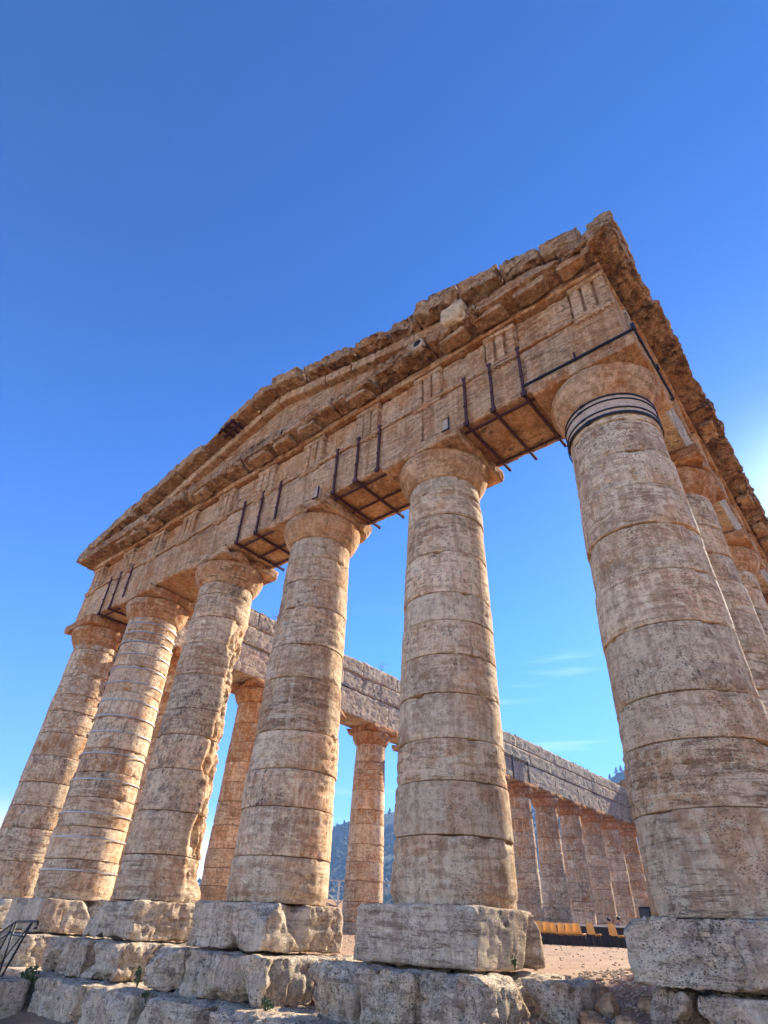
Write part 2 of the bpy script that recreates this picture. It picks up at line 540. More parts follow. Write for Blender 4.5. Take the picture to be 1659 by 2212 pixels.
def block(lo, hi, seg=0.06, rad=0.03, chip=0.05, amp=1.0, seed=0, rough=0.0, fn=None, wmap=None, cuts=0, depth=0.12):
    """worn stone block: rounded, chipped arrises, eroded faces.  fn warps world points before wear, wmap maps local->world"""
    P, F = grid_box(lo, hi, seg)
    lo, hi = np.array(lo, float), np.array(hi, float)
    off = seed * 7.31
    c = fbm(P + off, 1.6, 3, seed)
    r = rad + chip * np.clip(c * 1.6 + 0.15, 0, 1.3)
    half = (hi - lo).min() * 0.48
    r = np.minimum(r, half)[:, None]
    Q = np.clip(P, lo + r, hi - r)
    D = P - Q
    L = np.linalg.norm(D, axis=1)[:, None] + 1e-9
    N = D / L
    P = Q + N * r
    if cuts:                                   # angular breaks: planes that take off corners and arrises
        rq = np.random.RandomState(seed + 17)
        mid = (lo + hi) / 2
        for _ in range(cuts):
            sg = rq.choice([-1, 1], 3)
            cpt = np.where(sg > 0, hi, lo)
            ax_ = rq.randint(3)                # slide along one edge, so the break sits on an arris as often as on a corner
            cpt[ax_] = lo[ax_] + (hi - lo)[ax_] * rq.uniform(0, 1)
            nn = sg * rq.uniform(.25, 1, 3); nn[ax_] = rq.uniform(-.9, .9)
            nn = nn / np.linalg.norm(nn)
            span = rq.uniform(.35, 1.0)
            near = 1 - sstep(.55 * span, .62 * span, np.abs(P[:, ax_] - cpt[ax_]))
            over = (P - cpt) @ nn + depth * rq.uniform(.35, 1.0)
            P = P - nn * (np.maximum(over, 0) * near)[:, None]
    e = erode(P + off, amp, seed)
    if rough:
        e = e + rough * (fbm(P + off, 3.1, 3, seed + 3) - 0.25) - rough * 0.9 * sstep(0.1, 0.5, fbm(P + off, 5.5, 2, seed + 4)) - rough * 1.1 * sstep(0.2, 0.5, pn((P + off) * np.array([9, 9, 5.0]), seed + 8))
    P = P + N * e[:, None]
    if fn is not None: P = fn(P)
    if wmap is not None: P = wmap(P)
    return P, F

def box(lo, hi, wmap=None):
    P, F = grid_box(lo, hi, 1e9)
    if wmap is not None: P = wmap(P)
    return P, F

def bar(a, b, w, h=None, up=(0, 0, 1)):
    """rectangular bar between two points"""
    a, b = Vector(a), Vector(b)
    d = (b - a).normalized()
    u = Vector(up)
    if abs(d.dot(u)) > 0.95: u = Vector((0, 1, 0)) if abs(d.y) < .9 else Vector((1, 0, 0))
    s = d.cross(u).normalized()
    u = s.cross(d).normalized()
    h = h or w
    V = [p + s * (i * w / 2) + u * (j * h / 2) for p in (a, b) for i, j in ((-1, -1), (1, -1), (1, 1), (-1, 1))]
    F = [(0, 1, 2, 3), (7, 6, 5, 4), (0, 4, 5, 1), (1, 5, 6, 2), (2, 6, 7, 3), (3, 7, 4, 0)]
    return np.array([tuple(v) for v in V]), F

def tube(pts, r, n=8):
    V, F = [], []
    pts = [Vector(p) for p in pts]
    rr = r if isinstance(r, (list, tuple)) else [r] * len(pts)
    for i, p in enumerate(pts):
        d = (pts[min(i + 1, len(pts) - 1)] - pts[max(i - 1, 0)]).normalized()
        u = Vector((0, 0, 1)) if abs(d.z) < 0.9 else Vector((1, 0, 0))
        s = d.cross(u).normalized(); u = s.cross(d)
        for k in range(n):
            a = 2 * math.pi * k / n
            V.append(tuple(p + (s * math.cos(a) + u * math.sin(a)) * rr[i]))
    for i in range(len(pts) - 1):
        for k in range(n):
            F.append((i * n + k, i * n + (k + 1) % n, (i + 1) * n + (k + 1) % n, (i + 1) * n + k))
    F.append(tuple(range(n))[::-1])
    F.append(tuple(range((len(pts) - 1) * n, len(pts) * n)))
    return np.array(V), F

def revolve(cx, cy, zs, rs, n, disp=None, off=(0, 0), cap=True):
    """rows of rings from (z, r); disp(P, N, row z) moves along the radius"""
    th = np.linspace(0, 2 * np.pi, n, endpoint=False)
    C, S = np.cos(th), np.sin(th)
    V = []
    N = []
    for z, r in zip(zs, rs):
        V.append(np.stack([cx + off[0] + r * C, cy + off[1] + r * S, np.full(n, z)], 1))
        N.append(np.stack([C, S, np.zeros(n)], 1))
    V, N = np.concatenate(V), np.concatenate(N)
    if disp is not None:
        d = disp(V)
        V = V + N * d[:, None]
    m = len(zs)
    i = np.arange(m - 1)[:, None] * n
    k = np.arange(n)[None]
    k2 = (k + 1) % n
    Q = np.stack([i + k, i + k2, i + n + k2, i + n + k], 2).reshape(-1, 4)
    F = [tuple(q) for q in Q]
    if cap:
        F.append(tuple(range(n))[::-1])
        F.append(tuple(range((m - 1) * n, m * n)))
    return V, F

# ------------------------------------------------------------------ temple dimensions
FX = [0.0, -4.2, -8.54, -12.9, -17.24, -21.44]          # front columns, right to left
FY = [0.0] + [4.0 + 4.39 * k for k in range(13)]        # flank columns, front to back
YB = FY[-1]
NECK, ECH, ABA, ARCH = 8.37, 9.03, 9.37, 9.37
A = 0.92
def shaft_r(z):
    t = np.clip(np.asarray(z) / NECK, 0, 1)
    return 1.03 - 0.175 * (0.72 * t + 0.28 * t * t)

CUSTOM = {  # drum joints read off the photograph
    (0, 0): [0.0, 0.99, 1.80, 2.42, 3.44, 4.34, 5.22, 6.05, 6.85, 7.65, NECK],
    (1, 0): [0.0, 0.89, 1.69, 2.37, 3.17, 3.91, 4.62, 5.24, 6.24, 7.24, 7.95, NECK],
    (2, 0): [0.0, 0.73, 1.61, 2.34, 3.14, 4.36, 5.19, 6.21, 7.0, 7.7, NECK],
}

def build_column(ix, iy, label, group, n=120, seg=0.05, tint=(0.25, 0.4, 0.5, 1.0), special=None, mats=None):
    cx, cy = FX[ix] if iy == 0 or iy == 13 else (0.0 if ix == 0 else FX[5]), FY[iy]
    seed = 100 + ix * 17 + iy * 5
    rnd = random.Random(seed)
    root = thing('doric_column', label, 'column', (cx, cy, 0), group)
    root['kind'] = 'thing'
    if (ix, iy) in CUSTOM:
        js = CUSTOM[(ix, iy)]
    else:
        js = [0.0]
        while js[-1] < NECK - 1.1:
            js.append(js[-1] + rnd.uniform(0.62, 1.0))
        js.append(NECK)
    shaft = None
    for k in range(len(js) - 1):
        z0, z1 = js[k] + (0.008 if k else (-0.03 if (ix, iy) != (0, 0) else -0.12)), js[k + 1] - 0.008
        m = max(3, int(round((z1 - z0) / seg)))
        e = 0.010
        zs = np.concatenate([[z0, z0 + e * 0.4, z0 + e], np.linspace(z0 + e, z1 - e, m)[1:-1], [z1 - e, z1 - e * 0.4, z1]])
        rs = shaft_r(zs)
        edge = np.minimum(zs - z0, z1 - zs)
        rs = rs - 0.012 * np.exp(-edge / 0.003)
        if k == 0:
            rs = rs - 0.035 * (zs < 0.11) * (seed % 3 != 1)
        dseed = seed + k * 3
        amp = rnd.choice([.5, .6, .8, 1.0, 1.4, 1.9])
        rj = rnd.uniform(-.010, .010)
        def disp(V, zz0=z0, zz1=z1, dseed=dseed, amp=amp, rj=rj):
            d = erode(V + dseed * 1.7, amp, dseed)
            ed = np.minimum(V[:, 2] - zz0, zz1 - V[:, 2])
            ch = fbm(V + dseed, 2.6, 3, dseed + 2)
            d = d - 0.11 * np.exp(-ed / 0.05) * sstep(0.18, 0.6, ch) + rj
            if special is not None:
                d = d + special(V)
            return d
        off = (rnd.uniform(-.014, .014), rnd.uniform(-.014, .014))
        j = rnd.uniform(-0.05, 0.05)
        up = (0.5 * (js[k] + js[k + 1]) / NECK - .5) * (0.45 if ix == 5 and iy else 0.15)
        tt = (max(0, tint[0] + up + rnd.uniform(-.15, .15)), max(0, tint[1] + rnd.uniform(-.28, .28)), max(0, tint[2] + rnd.uniform(-.35, .35)), tint[3] * (1 + rnd.uniform(-.15, .11)))
        obj('drum', revolve(cx, cy, zs, rs, n, disp, off), STONE, root, tt)
    # echinus
    cap = bpy.data.objects.new('capital', None)
    COL.objects.link(cap); cap.parent = root; cap.empty_display_size = 0.2
    t = np.linspace(0, 1, max(6, int(n / 7)))
    zs = NECK - 0.01 + (ECH + 0.01 - NECK) * t
    rs = 0.856 + (1.125 - 0.856) * np.sin(t * np.pi / 2 * 1.04) ** 0.85
    rs = np.where(t > 0.93, rs - 0.02, rs)
    zs = np.concatenate([zs]); 
    wt = (min(1, tint[0] + 0.25), tint[1] * 0.6, tint[2] * 0.8, tint[3])  # extra rust on capitals: patina plus bounced sunlight put into the colour
    obj('echinus', revolve(cx, cy, zs, rs, n, lambda V: erode(V + seed, 0.8, seed + 50)), OCHRE, cap, wt)
    sg = seg * 1.3
    obj('abacus', block((cx - 1.13, cy - 1.13, ECH + 0.002), (cx + 1.13, cy + 1.13, ABA - 0.003), sg, 0.012, 0.10, 0.8, seed + 60, 0.02, None, None, 5, .10), OCHRE, cap, wt)
    return root

# ------------------------------------------------------------------ columns
def frontlabel(i):
    return ["massive corner column nearest the viewer, black tension bands round its neck",
            "tall column second from the right corner, on a plain two-part plinth",
            "column with a thin reddish recessed ring at its foot, third from the right corner",
            "badly broken column whose right side has split away in jagged chunks",
            "leaning-looking column ringed with many pale steel hoops",
            "farthest left corner column patched with small square repair stones"][i]

def split_off(V):                       # the column that lost its right flank
    cx, cy = FX[3], 0.0
    ang = np.arctan2(V[:, 1] - cy, V[:, 0] - cx)
    a0 = R(55)
    da = np.abs((ang - a0 + np.pi) % (2 * np.pi) - np.pi)
    lim = 0.95 + 0.35 * fbm(V, 0.9, 3, 77)
    m = 1 - sstep(lim - 0.12, lim + 0.05, da)
    zmask = sstep(0.1, 0.6, V[:, 2]) * (1 - sstep(6.6, 7.4, V[:, 2]))
    dep = 0.13 + 0.14 * (fbm(V * np.array([1, 1, 0.8]), 1.6, 3, 31) + 0.4) + 0.12 * sstep(0.0, 0.3, fbm(V * np.array([1, 1, .6]), 3.6, 3, 33)) + .05 * sstep(.1, .3, pn(V * 7.0, 35))
    return -m * zmask * dep

def scar(V):                            # unfinished flattened facets at the foot
    cx = FX[1]
    ang = np.arctan2(V[:, 1], V[:, 0] - cx)
    da = np.abs((ang - R(-160) + np.pi) % (2 * np.pi) - np.pi)
    return 0.035 * (1 - sstep(0.2, 0.8, V[:, 2])) * (1 - sstep(0.25, 0.5, da)) - 0.03 * np.exp(-((V[:, 2] - 0.62) / 0.06) ** 2) * sstep(-.1, .3, pn(V * 2.0, 3))

columns = {}
ftint = [(0.30, 0.35, 0.75, 1.0), (0.16, 0.40, 0.50, 1.0), (0.20, 0.55, 0.55, 1.0), (0.28, 0.60, 0.65, 1.0), (0.42, 0.60, 0.55, 0.98), (0.48, 0.55, 0.60, 0.98)]
for i in range(6):
    columns[(i, 0)] = build_column(i, 0, frontlabel(i), "columns of the front facade", 128 if i < 3 else 104, 0.045 if i < 3 else 0.055, ftint[i], {3: split_off, 1: scar}.get(i))
ORD = ["", "second", "third", "fourth", "fifth", "sixth", "seventh", "eighth", "ninth", "tenth", "eleventh", "twelfth", "thirteenth", "fourteenth"]
for j in range(1, 14):
    near = j <= 3
    columns[(0, j)] = build_column(0, j, "%s column counted from the front along the right-hand flank" % ORD[j] if j < 13 else "rear right corner column at the far end of the right-hand flank",
                                   "columns of the right flank", 96 if near else 40, 0.06 if near else 0.16, (0.45, 0.5, 0.6, 0.97))
for j in range(1, 14):
    where = {1: "rusty orange column mostly hidden behind the broken column, second along the left flank",
             2: "orange column in the slot left of the third front column, third along the flank",
             4: "orange column framed between two front columns with the blue hill behind it",
             8: "orange column just right of the two-part plinth, nearest of the far row, left flank",
             13: "last column of the left-flank row, at the far rear corner"}.get(j, "%s column from the front along the rust-stained left flank" % ORD[j])
    columns[(5, j)] = build_column(5, j, where, "columns of the left flank", 72 if j < 9 else 56, 0.07 if j < 6 else 0.10, (0.52, 0.45, 0.6, 1.0))
for i in range(1, 5):
    columns[(i, 13)] = build_column(i, 13, "%s column from the right in the far rear facade" % ORD[i], "columns of the rear facade", 32, 0.2, (0.4, 0.5, 0.5, 1))

# neck bands of the near corner column
c0 = columns[(0, 0)]
def ring(cx, cy, z, r, h, th, n=64):
    V, F = [], []
    for k in range(n):
        a = 2 * math.pi * k / n
        for rr, zz in ((r, z), (r + th, z), (r + th, z + h), (r, z + h)):
            V.append((cx + rr * math.cos(a), cy + rr * math.sin(a), zz))
    for k in range(n):
        a, b = k * 4, ((k + 1) % n) * 4
        for q in range(4):
            F.append((a + q, b + q, b + (q + 1) % 4, a + (q + 1) % 4))
    return np.array(V), [f[::-1] for f in F]
for z, h in ((7.78, 0.055), (7.93, 0.028), (8.17, 0.026), (8.29, 0.035)):
    s = obj('retaining_band', ring(0, 0, z, 0.892 + (8.4 - z) * 0.02, h, 0.016), BLACKIRON, c0, smooth=False)
    a = R(-112 + 40 * (z % 0.3))
    p = np.array([0.915 * math.cos(a), 0.895 * math.sin(a), z])
    obj('buckle', bar(p + np.array([-0.05, 0.01, h / 2]), p + np.array([0.05, -0.01, h / 2]), 0.04, h * 1.7), BLACKIRON, s, smooth=False)
obj('mortar_collar', revolve(0, 0, [7.83, 7.9, 8.05, 8.2, 8.33], [0.892, 0.895, 0.893, 0.889, 0.886], 64, None, cap=False), MORTAR, c0)
q = 1.16
obj('tension_frame', Geo().add(bar((-1.28, -q, 9.37), (q + .04, -q, 9.37), 0.048)).add(bar((q, -q, 9.37), (q, q, 9.37), 0.048))
    .add(bar((-q, q, 9.37), (q, q, 9.37), 0.05)).add(bar((q, -q - .05, 9.29), (q, -q - .05, 9.46), 0.07)).add(bar((-.05, -q - .03, 9.33), (-.05, -q - .03, 9.55), 0.035))
    .add(bar((q + .03, .1, 9.33), (q + .03, .1, 9.47), 0.05)), BLACKIRON, c0, smooth=False)
# hoops of the fifth column
c4 = columns[(4, 0)]
hx = FX[4]
for k, z in enumerate([0.62, 1.42, 2.05, 2.95, 3.70, 4.35, 4.85, 5.35, 5.95, 6.45, 6.95, 7.40, 7.75, 8.10]):
    r = float(shaft_r(z)) + 0.022
    s = obj('steel_hoop', ring(hx, 0, z, r, 0.036, 0.014, 56), STEELBAND, c4, smooth=False)
    a = R(-128)
    p = np.array([hx + (r + .03) * math.cos(a), (r + .03) * math.sin(a), z + 0.02])
    obj('clamp', Geo().add(bar(p + np.array([-.05, .04, .015]), p + np.array([.05, -.04, .015]), .04, .05)).add(bar(p + np.array([-.05, .04, -.05]), p + np.array([.05, -.04, -.05]), .03, .03)), BLACKIRON, s, smooth=False)
# repair stones of the left corner column
c5 = columns[(5, 0)]
rp = random.Random(4)
for zc in np.arange(5.2, 7.4, 0.155):
    if 6.15 < zc < 6.35: continue
    for a in np.arange(-100, -18, 10.5):
        if rp.random() < 0.35 or (zc > 6.3 and a < -70) or (zc < 5.9 and a > -35): continue
        a0 = a + rp.uniform(-1, 1) + (5 if int(zc * 10) % 2 else 0)
        r = float(shaft_r(zc)) + 0.004
        V, F = [], []
        for rr in (r - .05, r + rp.uniform(.006, .018)):
            for dz in (-.07, .07):
                for da in (0.4, 9.6):
                    V.append((FX[5] + rr * math.cos(R(a0 + da)), rr * math.sin(R(a0 + da)), zc + dz))
        F = [(0, 2, 3, 1), (4, 5, 7, 6), (0, 1, 5, 4), (2, 6, 7, 3), (0, 4, 6, 2), (1, 3, 7, 5)]
        obj('repair_stone', (np.array(V), F), STONE, c5, (rp.uniform(0, .5), rp.uniform(0, .5), 0.1, rp.uniform(.75, 1.1)), smooth=False)

# ------------------------------------------------------------------ entablature
def build_entablature(name_label, loc, u0, u1, joints, tri_u, wmap, detail, group, worn, end0, end1, mut=True):
    """u runs along the wall, v outward, z up"""
    root = thing('entablature', name_label, 'entablature', loc, group)
    seg = detail
    rnd = random.Random(int(abs(u1) * 100) + 5)
    sd = rnd.randint(1, 900)
    T = lambda r, g, b, a=1.0: (max(0, r + rnd.uniform(-.12, .12)), max(0, g + rnd.uniform(-.15, .15)), b, a * rnd.uniform(.94, 1.05))
    flank = worn > .6
    cuts = [u0] + list(joints) + [u1]
    for k in range(len(cuts) - 1):
        obj('architrave_block', block((cuts[k] + .009, -A, ARCH), (cuts[k + 1] - .009, A, 10.80), seg, 0.02, 0.09, 0.9, sd + k, 0.012, None, wmap), STEPSTONE if flank else OCHRE, root, T(-.05 if flank else .40, .7 if flank else .3, .45))
    obj('taenia', block((u0, A - .3, 10.803), (u1, A + .06, 10.915), seg, 0.01, 0.11, 0.8, sd + 20, 0.025, None, wmap), OCHRE, root, T(.35, .4, .4))
    # frieze
    obj('frieze_backing', block((u0 + .06, -A + .02, 10.92), (u1 - .06, A - .20, 12.05), seg * 1.6, 0.01, 0.02, 0.8, sd + 21, 0, None, wmap), OCHRE, root, T(.6, .35, .5))
    w = 0.44
    tri = sorted(tri_u)
    edges = [u0 + .05] + [x for t in tri for x in (t - w, t + w)] + [u1 - .05]
    for k in range(0, len(edges), 2):
        a, b = edges[k], edges[k + 1]
        if b - a < 0.35: continue
        dep = rnd.choice([.09, .10, .12, .09, .20])
        obj('metope', block((a + .006, A - .45, 10.92), (b - .006, A - dep, 12.0), seg, 0.008, 0.03, 1.0, sd + 30 + k, 0.03 + .02 * worn, None, wmap), OCHRE, root, T(.48, .35, .55))
    for k, t in enumerate(tri):
        bad = rnd.random() < .4
        g = Geo()
        for q in (-1, 0, 1):
            hw = .115
            c = t + q * .29
            g.add(block((c - hw, A - .40, 10.925), (c + hw, A + .005, 11.86), seg * .9, .02, .06 if bad else .02, 1.2 if bad else .5, sd + 60 + k * 3 + q, .02 if bad else 0, None, wmap))
        g.add(block((t - w, A - .35, 10.93), (t + w, A - .105, 11.87), seg * 1.2, .01, .02, .4, sd + 61 + k, 0, None, wmap))
        g.add(block((t - w - .01, A - .3, 11.865), (t + w + .01, A + .02, 12.02), seg, .012, .04, .6, sd + 62 + k, 0, None, wmap))
        obj('triglyph', g, OCHRE, root, T(.16, .35, .4, 1.02))
        g = Geo().add(block((t - w, A - .05, 10.71), (t + w, A + .045, 10.80), seg * .7, .008, .04, .5, sd + 63 + k, 0, None, wmap))
        for q in range(6):
            if rnd.random() < .25: continue
            c = t - w + .075 + q * .146
            V, F = revolve(0, 0, [10.655, 10.66, 10.715], [.034, .038, .030], 8)
            V = V + np.array([c, A + .01, 0])
            g.add((wmap(V), F))
        obj('regula', g, OCHRE, root, T(.35, .3, .4))
    obj('bed_moulding', block((u0 + .02, -.5, 12.053), (u1 - .02, A + .07, 12.27), seg, .02, .05, 1.0, sd + 90, 0.02 * worn, None, wmap), OCHRE, root, T(.62, .3, .5))
    # cornice blocks
    x = u0 - end0
    e1 = u1 + end1
    k = 0
    while x < e1 - .01:
        L = rnd.uniform(1.5, 2.4)
        if e1 - (x + L) < 1.0: L = e1 - x
        def slope(P):
            P = P.copy()
            out = sstep(A, A + .6, P[:, 1])
            low = P[:, 2] < 12.5
            P[:, 2] = np.where(low, P[:, 2] + .05 * out, P[:, 2])
            return P
        ov = rnd.uniform(-.03, .04)
        wr = max(worn, rnd.choice([.25, .5, .75]))
        if not flank and e1 - (x + L) < .5: wr = 1.0
        obj('cornice_block', block((x + .004, -.9, 12.28), (x + L - .004, A + .62 + worn * .06 + ov, 12.74 + rnd.uniform(-.04, .06)), seg * .85, .02, .10 + .06 * wr, 1.0, sd + 100 + k, .03 + .075 * wr, slope, wmap, 5, .14), OCHRE, root, T(.40 + .15 * wr, .5 + .35 * wr, .9, 1.0 - .22 * wr))
        x += L; k += 1
    if mut:
        us = sorted(tri + [(tri[q] + tri[q + 1]) / 2 for q in range(len(tri) - 1)])
        for k, t in enumerate(us):
            if rnd.random() < .22 + .3 * worn: continue
            obj('mutule', block((t - .42, A + .10, 12.13), (t + .42, A + .54, 12.36), seg * .85, .012, .09, 1.0, sd + 150 + k, .03 + .03 * worn, None, wmap, 2, .07), OCHRE, root, T(.40, .4, .6, .95))
    # inner face courses
    for z0, z1 in ((10.83, 11.78), (11.80, 12.72)):
        g = Geo()
        x = u0
        k = 0
        while x < u1 - .01:
            L = rnd.uniform(2.2, 4.4)
            if u1 - (x + L) < 1.0: L = u1 - x
            g.add(block((x + .006, -A - .005 - rnd.uniform(0, .03), z0), (x + L - .006, -A + .5, z1 - rnd.uniform(0, .01) - (rnd.uniform(0, .10) if z1 > 12 else 0)), max(seg, .09), .012, .07, 0.8, sd + 200 + k, .018, None, wmap))
            x += L; k += 1
        obj('inner_course', g, STEPSTONE, root, T(-.1, .85, .6, 1.0))
    return root

fmap = lambda P: np.stack([P[:, 0], -P[:, 1], P[:, 2]], 1)[:, :]          # front: (u,v,z) -> (u,-v,z)
def flip(vf): return vf
front = build_entablature("long weathered front entablature with triglyphs, carried by the six facade columns", (-10.72, 0, ARCH), FX[5] - A, A,
                          [FX[4], FX[3], FX[2], FX[1]], [0.47, -1.82, -4.05, -6.2, -8.42, -10.65, -12.85, -15.05, -17.2, -19.35, -21.85], fmap, 0.055, "entablatures", 0.35, .62, .60)
rmap = lambda P: np.stack([P[:, 1], P[:, 0], P[:, 2]], 1)                # right flank: (u,v,z) -> (v,u,z)
side_tri = []
for k in range(13):
    side_tri += [FY[k], (FY[k] + FY[k + 1]) / 2]
side_tri = [t for t in side_tri if t > 1.2]
right = build_entablature("right-hand side entablature receding steeply under a ragged dark cornice", (0, YB / 2, ARCH), A + .004, YB - A - .004,
                          FY[1:13], side_tri, rmap, 0.075, "entablatures", 1.0, .018, .018, True)

# ------------------------------------------------------------------ pediment
APX, APZ = -10.72, 16.08
EAVE_X, EAVE_Z = 1.55, 13.13
SL = (APZ - EAVE_Z) / (EAVE_X - APX)
def build_pediment(label):
    root = thing('pediment', label, 'pediment', (APX, 0, 12.72), None)
    rnd = random.Random(8)
    T = lambda r, g, b, a=1.0: (max(0, r + rnd.uniform(-.12, .12)), max(0, g + rnd.uniform(-.15, .15)), b, a * rnd.uniform(.93, 1.05))
    def topz(x): return APZ - SL * np.abs(x - APX)
    # tympanum: a low triangular wall
    def tymp(P):
        P = P.copy()
        zt = np.maximum(topz(P[:, 0]) - .45, 12.74)
        t = (P[:, 2] - 12.70) / 1.0
        P[:, 2] = 12.70 + t * (zt - 12.70)
        return P
    obj('tympanum', block((FX[5] - .6, -.72, 12.70), (.6, -.2, 13.70), .09, .01, .03, 1.0, 401, .0, tymp), OCHRE, root, T(.6, .4, .6))
    for side in (1, -1):
        # a course of pale blocks under the raking cornice
        s = 0.0
        Ltot = (EAVE_X - APX) - 3.2
        k = 0
        while s < Ltot:
            L = rnd.uniform(.9, 1.6)
            a = APX + side * s; b = APX + side * (s + L)
            lo, hi = min(a, b), max(a, b)
            def rake(P): 
                P = P.copy(); P[:, 2] += topz(P[:, 0]); return P
            obj('raking_bed_block', block((lo + .005, -1.02, -.92), (hi - .005, -.3, -.53), .06, .02, .08, .8, 420 + k + 40 * side, .035, rake), OCHRE, root, T(.30, .3, .4, 1.05))
            s += L; k += 1
        s = 0.0
        k = 0
        Ltot = EAVE_X - APX + (.35 if side < 0 else 0)
        while s < Ltot - .01:
            L = rnd.uniform(1.0, 1.7)
            if Ltot - (s + L) < .7: L = Ltot - s
            a = APX + side * s; b = APX + side * (s + L)
            lo, hi = min(a, b), max(a, b)
            mid = (lo + hi) / 2
            worn = -9.6 < mid < -4.1
            fy = -1.53 + (.16 if worn else 0) + rnd.uniform(-.02, .03)
            th = rnd.uniform(-.03, .05) - (.08 if worn else 0) + (.10 if -4.1 < mid < -2.2 else 0)
            def rake(P):
                P = P.copy(); P[:, 2] += topz(P[:, 0]); return P
            obj('raking_cornice_block', block((lo + .006, fy, -.52), (hi - .006, -.15, th), .05, .02, .13 + (.06 if worn else 0), 1.2, 470 + k + 40 * side, .06 + (.05 if worn else 0), rake, None, 4, .13), OCHRE, root, T(.28 + (.2 if worn else 0), .70, .8, .92))
            s += L; k += 1
    return root
pediment = build_pediment("low gable pediment with a broken stepped raking cornice over the front")
blk = obj('replacement_block', block((-3.05, -1.74, 12.36), (-2.33, -1.10, 13.06), .04, .07, .16, .8, 555, .03), PALEBLOCK, front, (0, 0, 0, 1))
blk['label'] = "smooth pale new stone block jutting from the cornice"
pp = Geo()
V, F = revolve(0, 0, [0, .02, .02, .20], [.13, .17, .175, .17], 24, cap=False)
Vh, Fh = revolve(0, 0, [0, .22], [.13, .125], 24, cap=False)
def spout(V): return np.stack([V[:, 0] - 3.88, -1.60 + V[:, 2], V[:, 1] + 12.52], 1)
pp.add((spout(V), F)).add((spout(Vh), [f[::-1] for f in Fh]))
obj('drain_pipe', pp, MORTAR, front)
obj('drain_shade_disc', (spout(revolve(0, 0, [.03, .05], [.129, .12], 24)[0]), revolve(0, 0, [.03, .05], [.129, .12], 24)[1]), BLACKPL, front)  # black disc set in the pipe mouth, painted shade for its dark inside

SKIP_COPY |= {o.name for o in front.children if o.name.split('.')[0] in ('replacement_block', 'drain_pipe', 'drain_shade_disc')}
rear = dup_tree(front)
rear.location = (-10.72, YB, ARCH); rear.rotation_euler = (0, 0, math.pi)
rear['label'] = "far rear entablature closing the end of the colonnade"
rped = dup_tree(pediment)
rped.location = (APX, YB, 12.72); rped.rotation_euler = (0, 0, math.pi)
rped['label'] = "distant gable pediment over the rear facade"
left = dup_tree(right)
left.location = (FX[5], YB / 2, ARCH); left.rotation_euler = (0, 0, math.pi)
left['label'] = "left-hand side entablature seen from inside, grey coursed blocks over orange capitals"

# ------------------------------------------------------------------ plinths and steps
STEPG = "stone blocks of the temple steps"
def stone_thing(name, lo, hi, label, cat, group, seg=.06, rad=.05, chip=.14, amp=1.5, seed=0, rough=.02, tint=(.15, .45, .8, 1), mat=None, fn=None, cuts=0, depth=.12):
    o = obj(name, block(lo, hi, seg, rad, chip, amp, seed, rough, fn, None, cuts, depth), mat or STEPSTONE, None, tint)
    return tag(o, label, cat, group)
plab = ["big pitted plinth block at the right edge under the black-banded corner column",
        "square cut plinth in two halves under the second column from the right corner",
        "worn plinth with a chipped top right edge under the third column from the right corner",
        "ragged plinth with a grey pitted crown under the split broken column",
        "cracked plinth in two pieces under the steel-hooped column",
        "plinth behind the handrail under the far left corner column"]
for i in range(6):
    x = FX[i]
    stone_thing('plinth_block', (x - 1.04 - (.04 if i else 0), -1.2, -.765), (x + 1.13, .86, -.035 if i else -.115), plab[i], 'plinth', 'plinth blocks under the front columns', .04, .02, [.16, .10, .18, .20, .16, .14][i], [1.5, .6, 1.2, 1.5, 1.0, 1.0][i], 600 + i, [.045, .014, .035, .045, .02, .02][i], (.14, [.45, .25, .45, .5, .3, .3][i], [.9, .45, .8, .9, .5, .6][i], 1.0), None, None, [8, 3, 8, 9, 9, 7][i], [.12, .05, .12, .14, .12, .12][i])
for side, x in ((0, 0.0), (5, FX[5])):
    for j in range(1, 14):
        far = side == 0 or j > 5
        stone_thing('plinth_block', (x - 1.1, FY[j] - 1.1, -.9), (x + 1.1, FY[j] + 1.1, -.035), "plinth under the %s column of the %s flank" % (ORD[j], "right" if side == 0 else "left"), 'plinth', 'plinth blocks along the flanks', .16 if far else .09, .04, .1, 1.2, 630 + j + side, .02, (.3, .4, .6, 1))
for i in range(1, 5):
    stone_thing('plinth_block', (FX[i] - 1.1, YB - 1.1, -.9), (FX[i] + 1.1, YB + 1.1, -.035), "plinth under the %s column of the rear facade" % ORD[i], 'plinth', 'plinth blocks along the flanks', .3, .04, .1, 1.2, 680 + i, .02, (.3, .4, .6, 1))

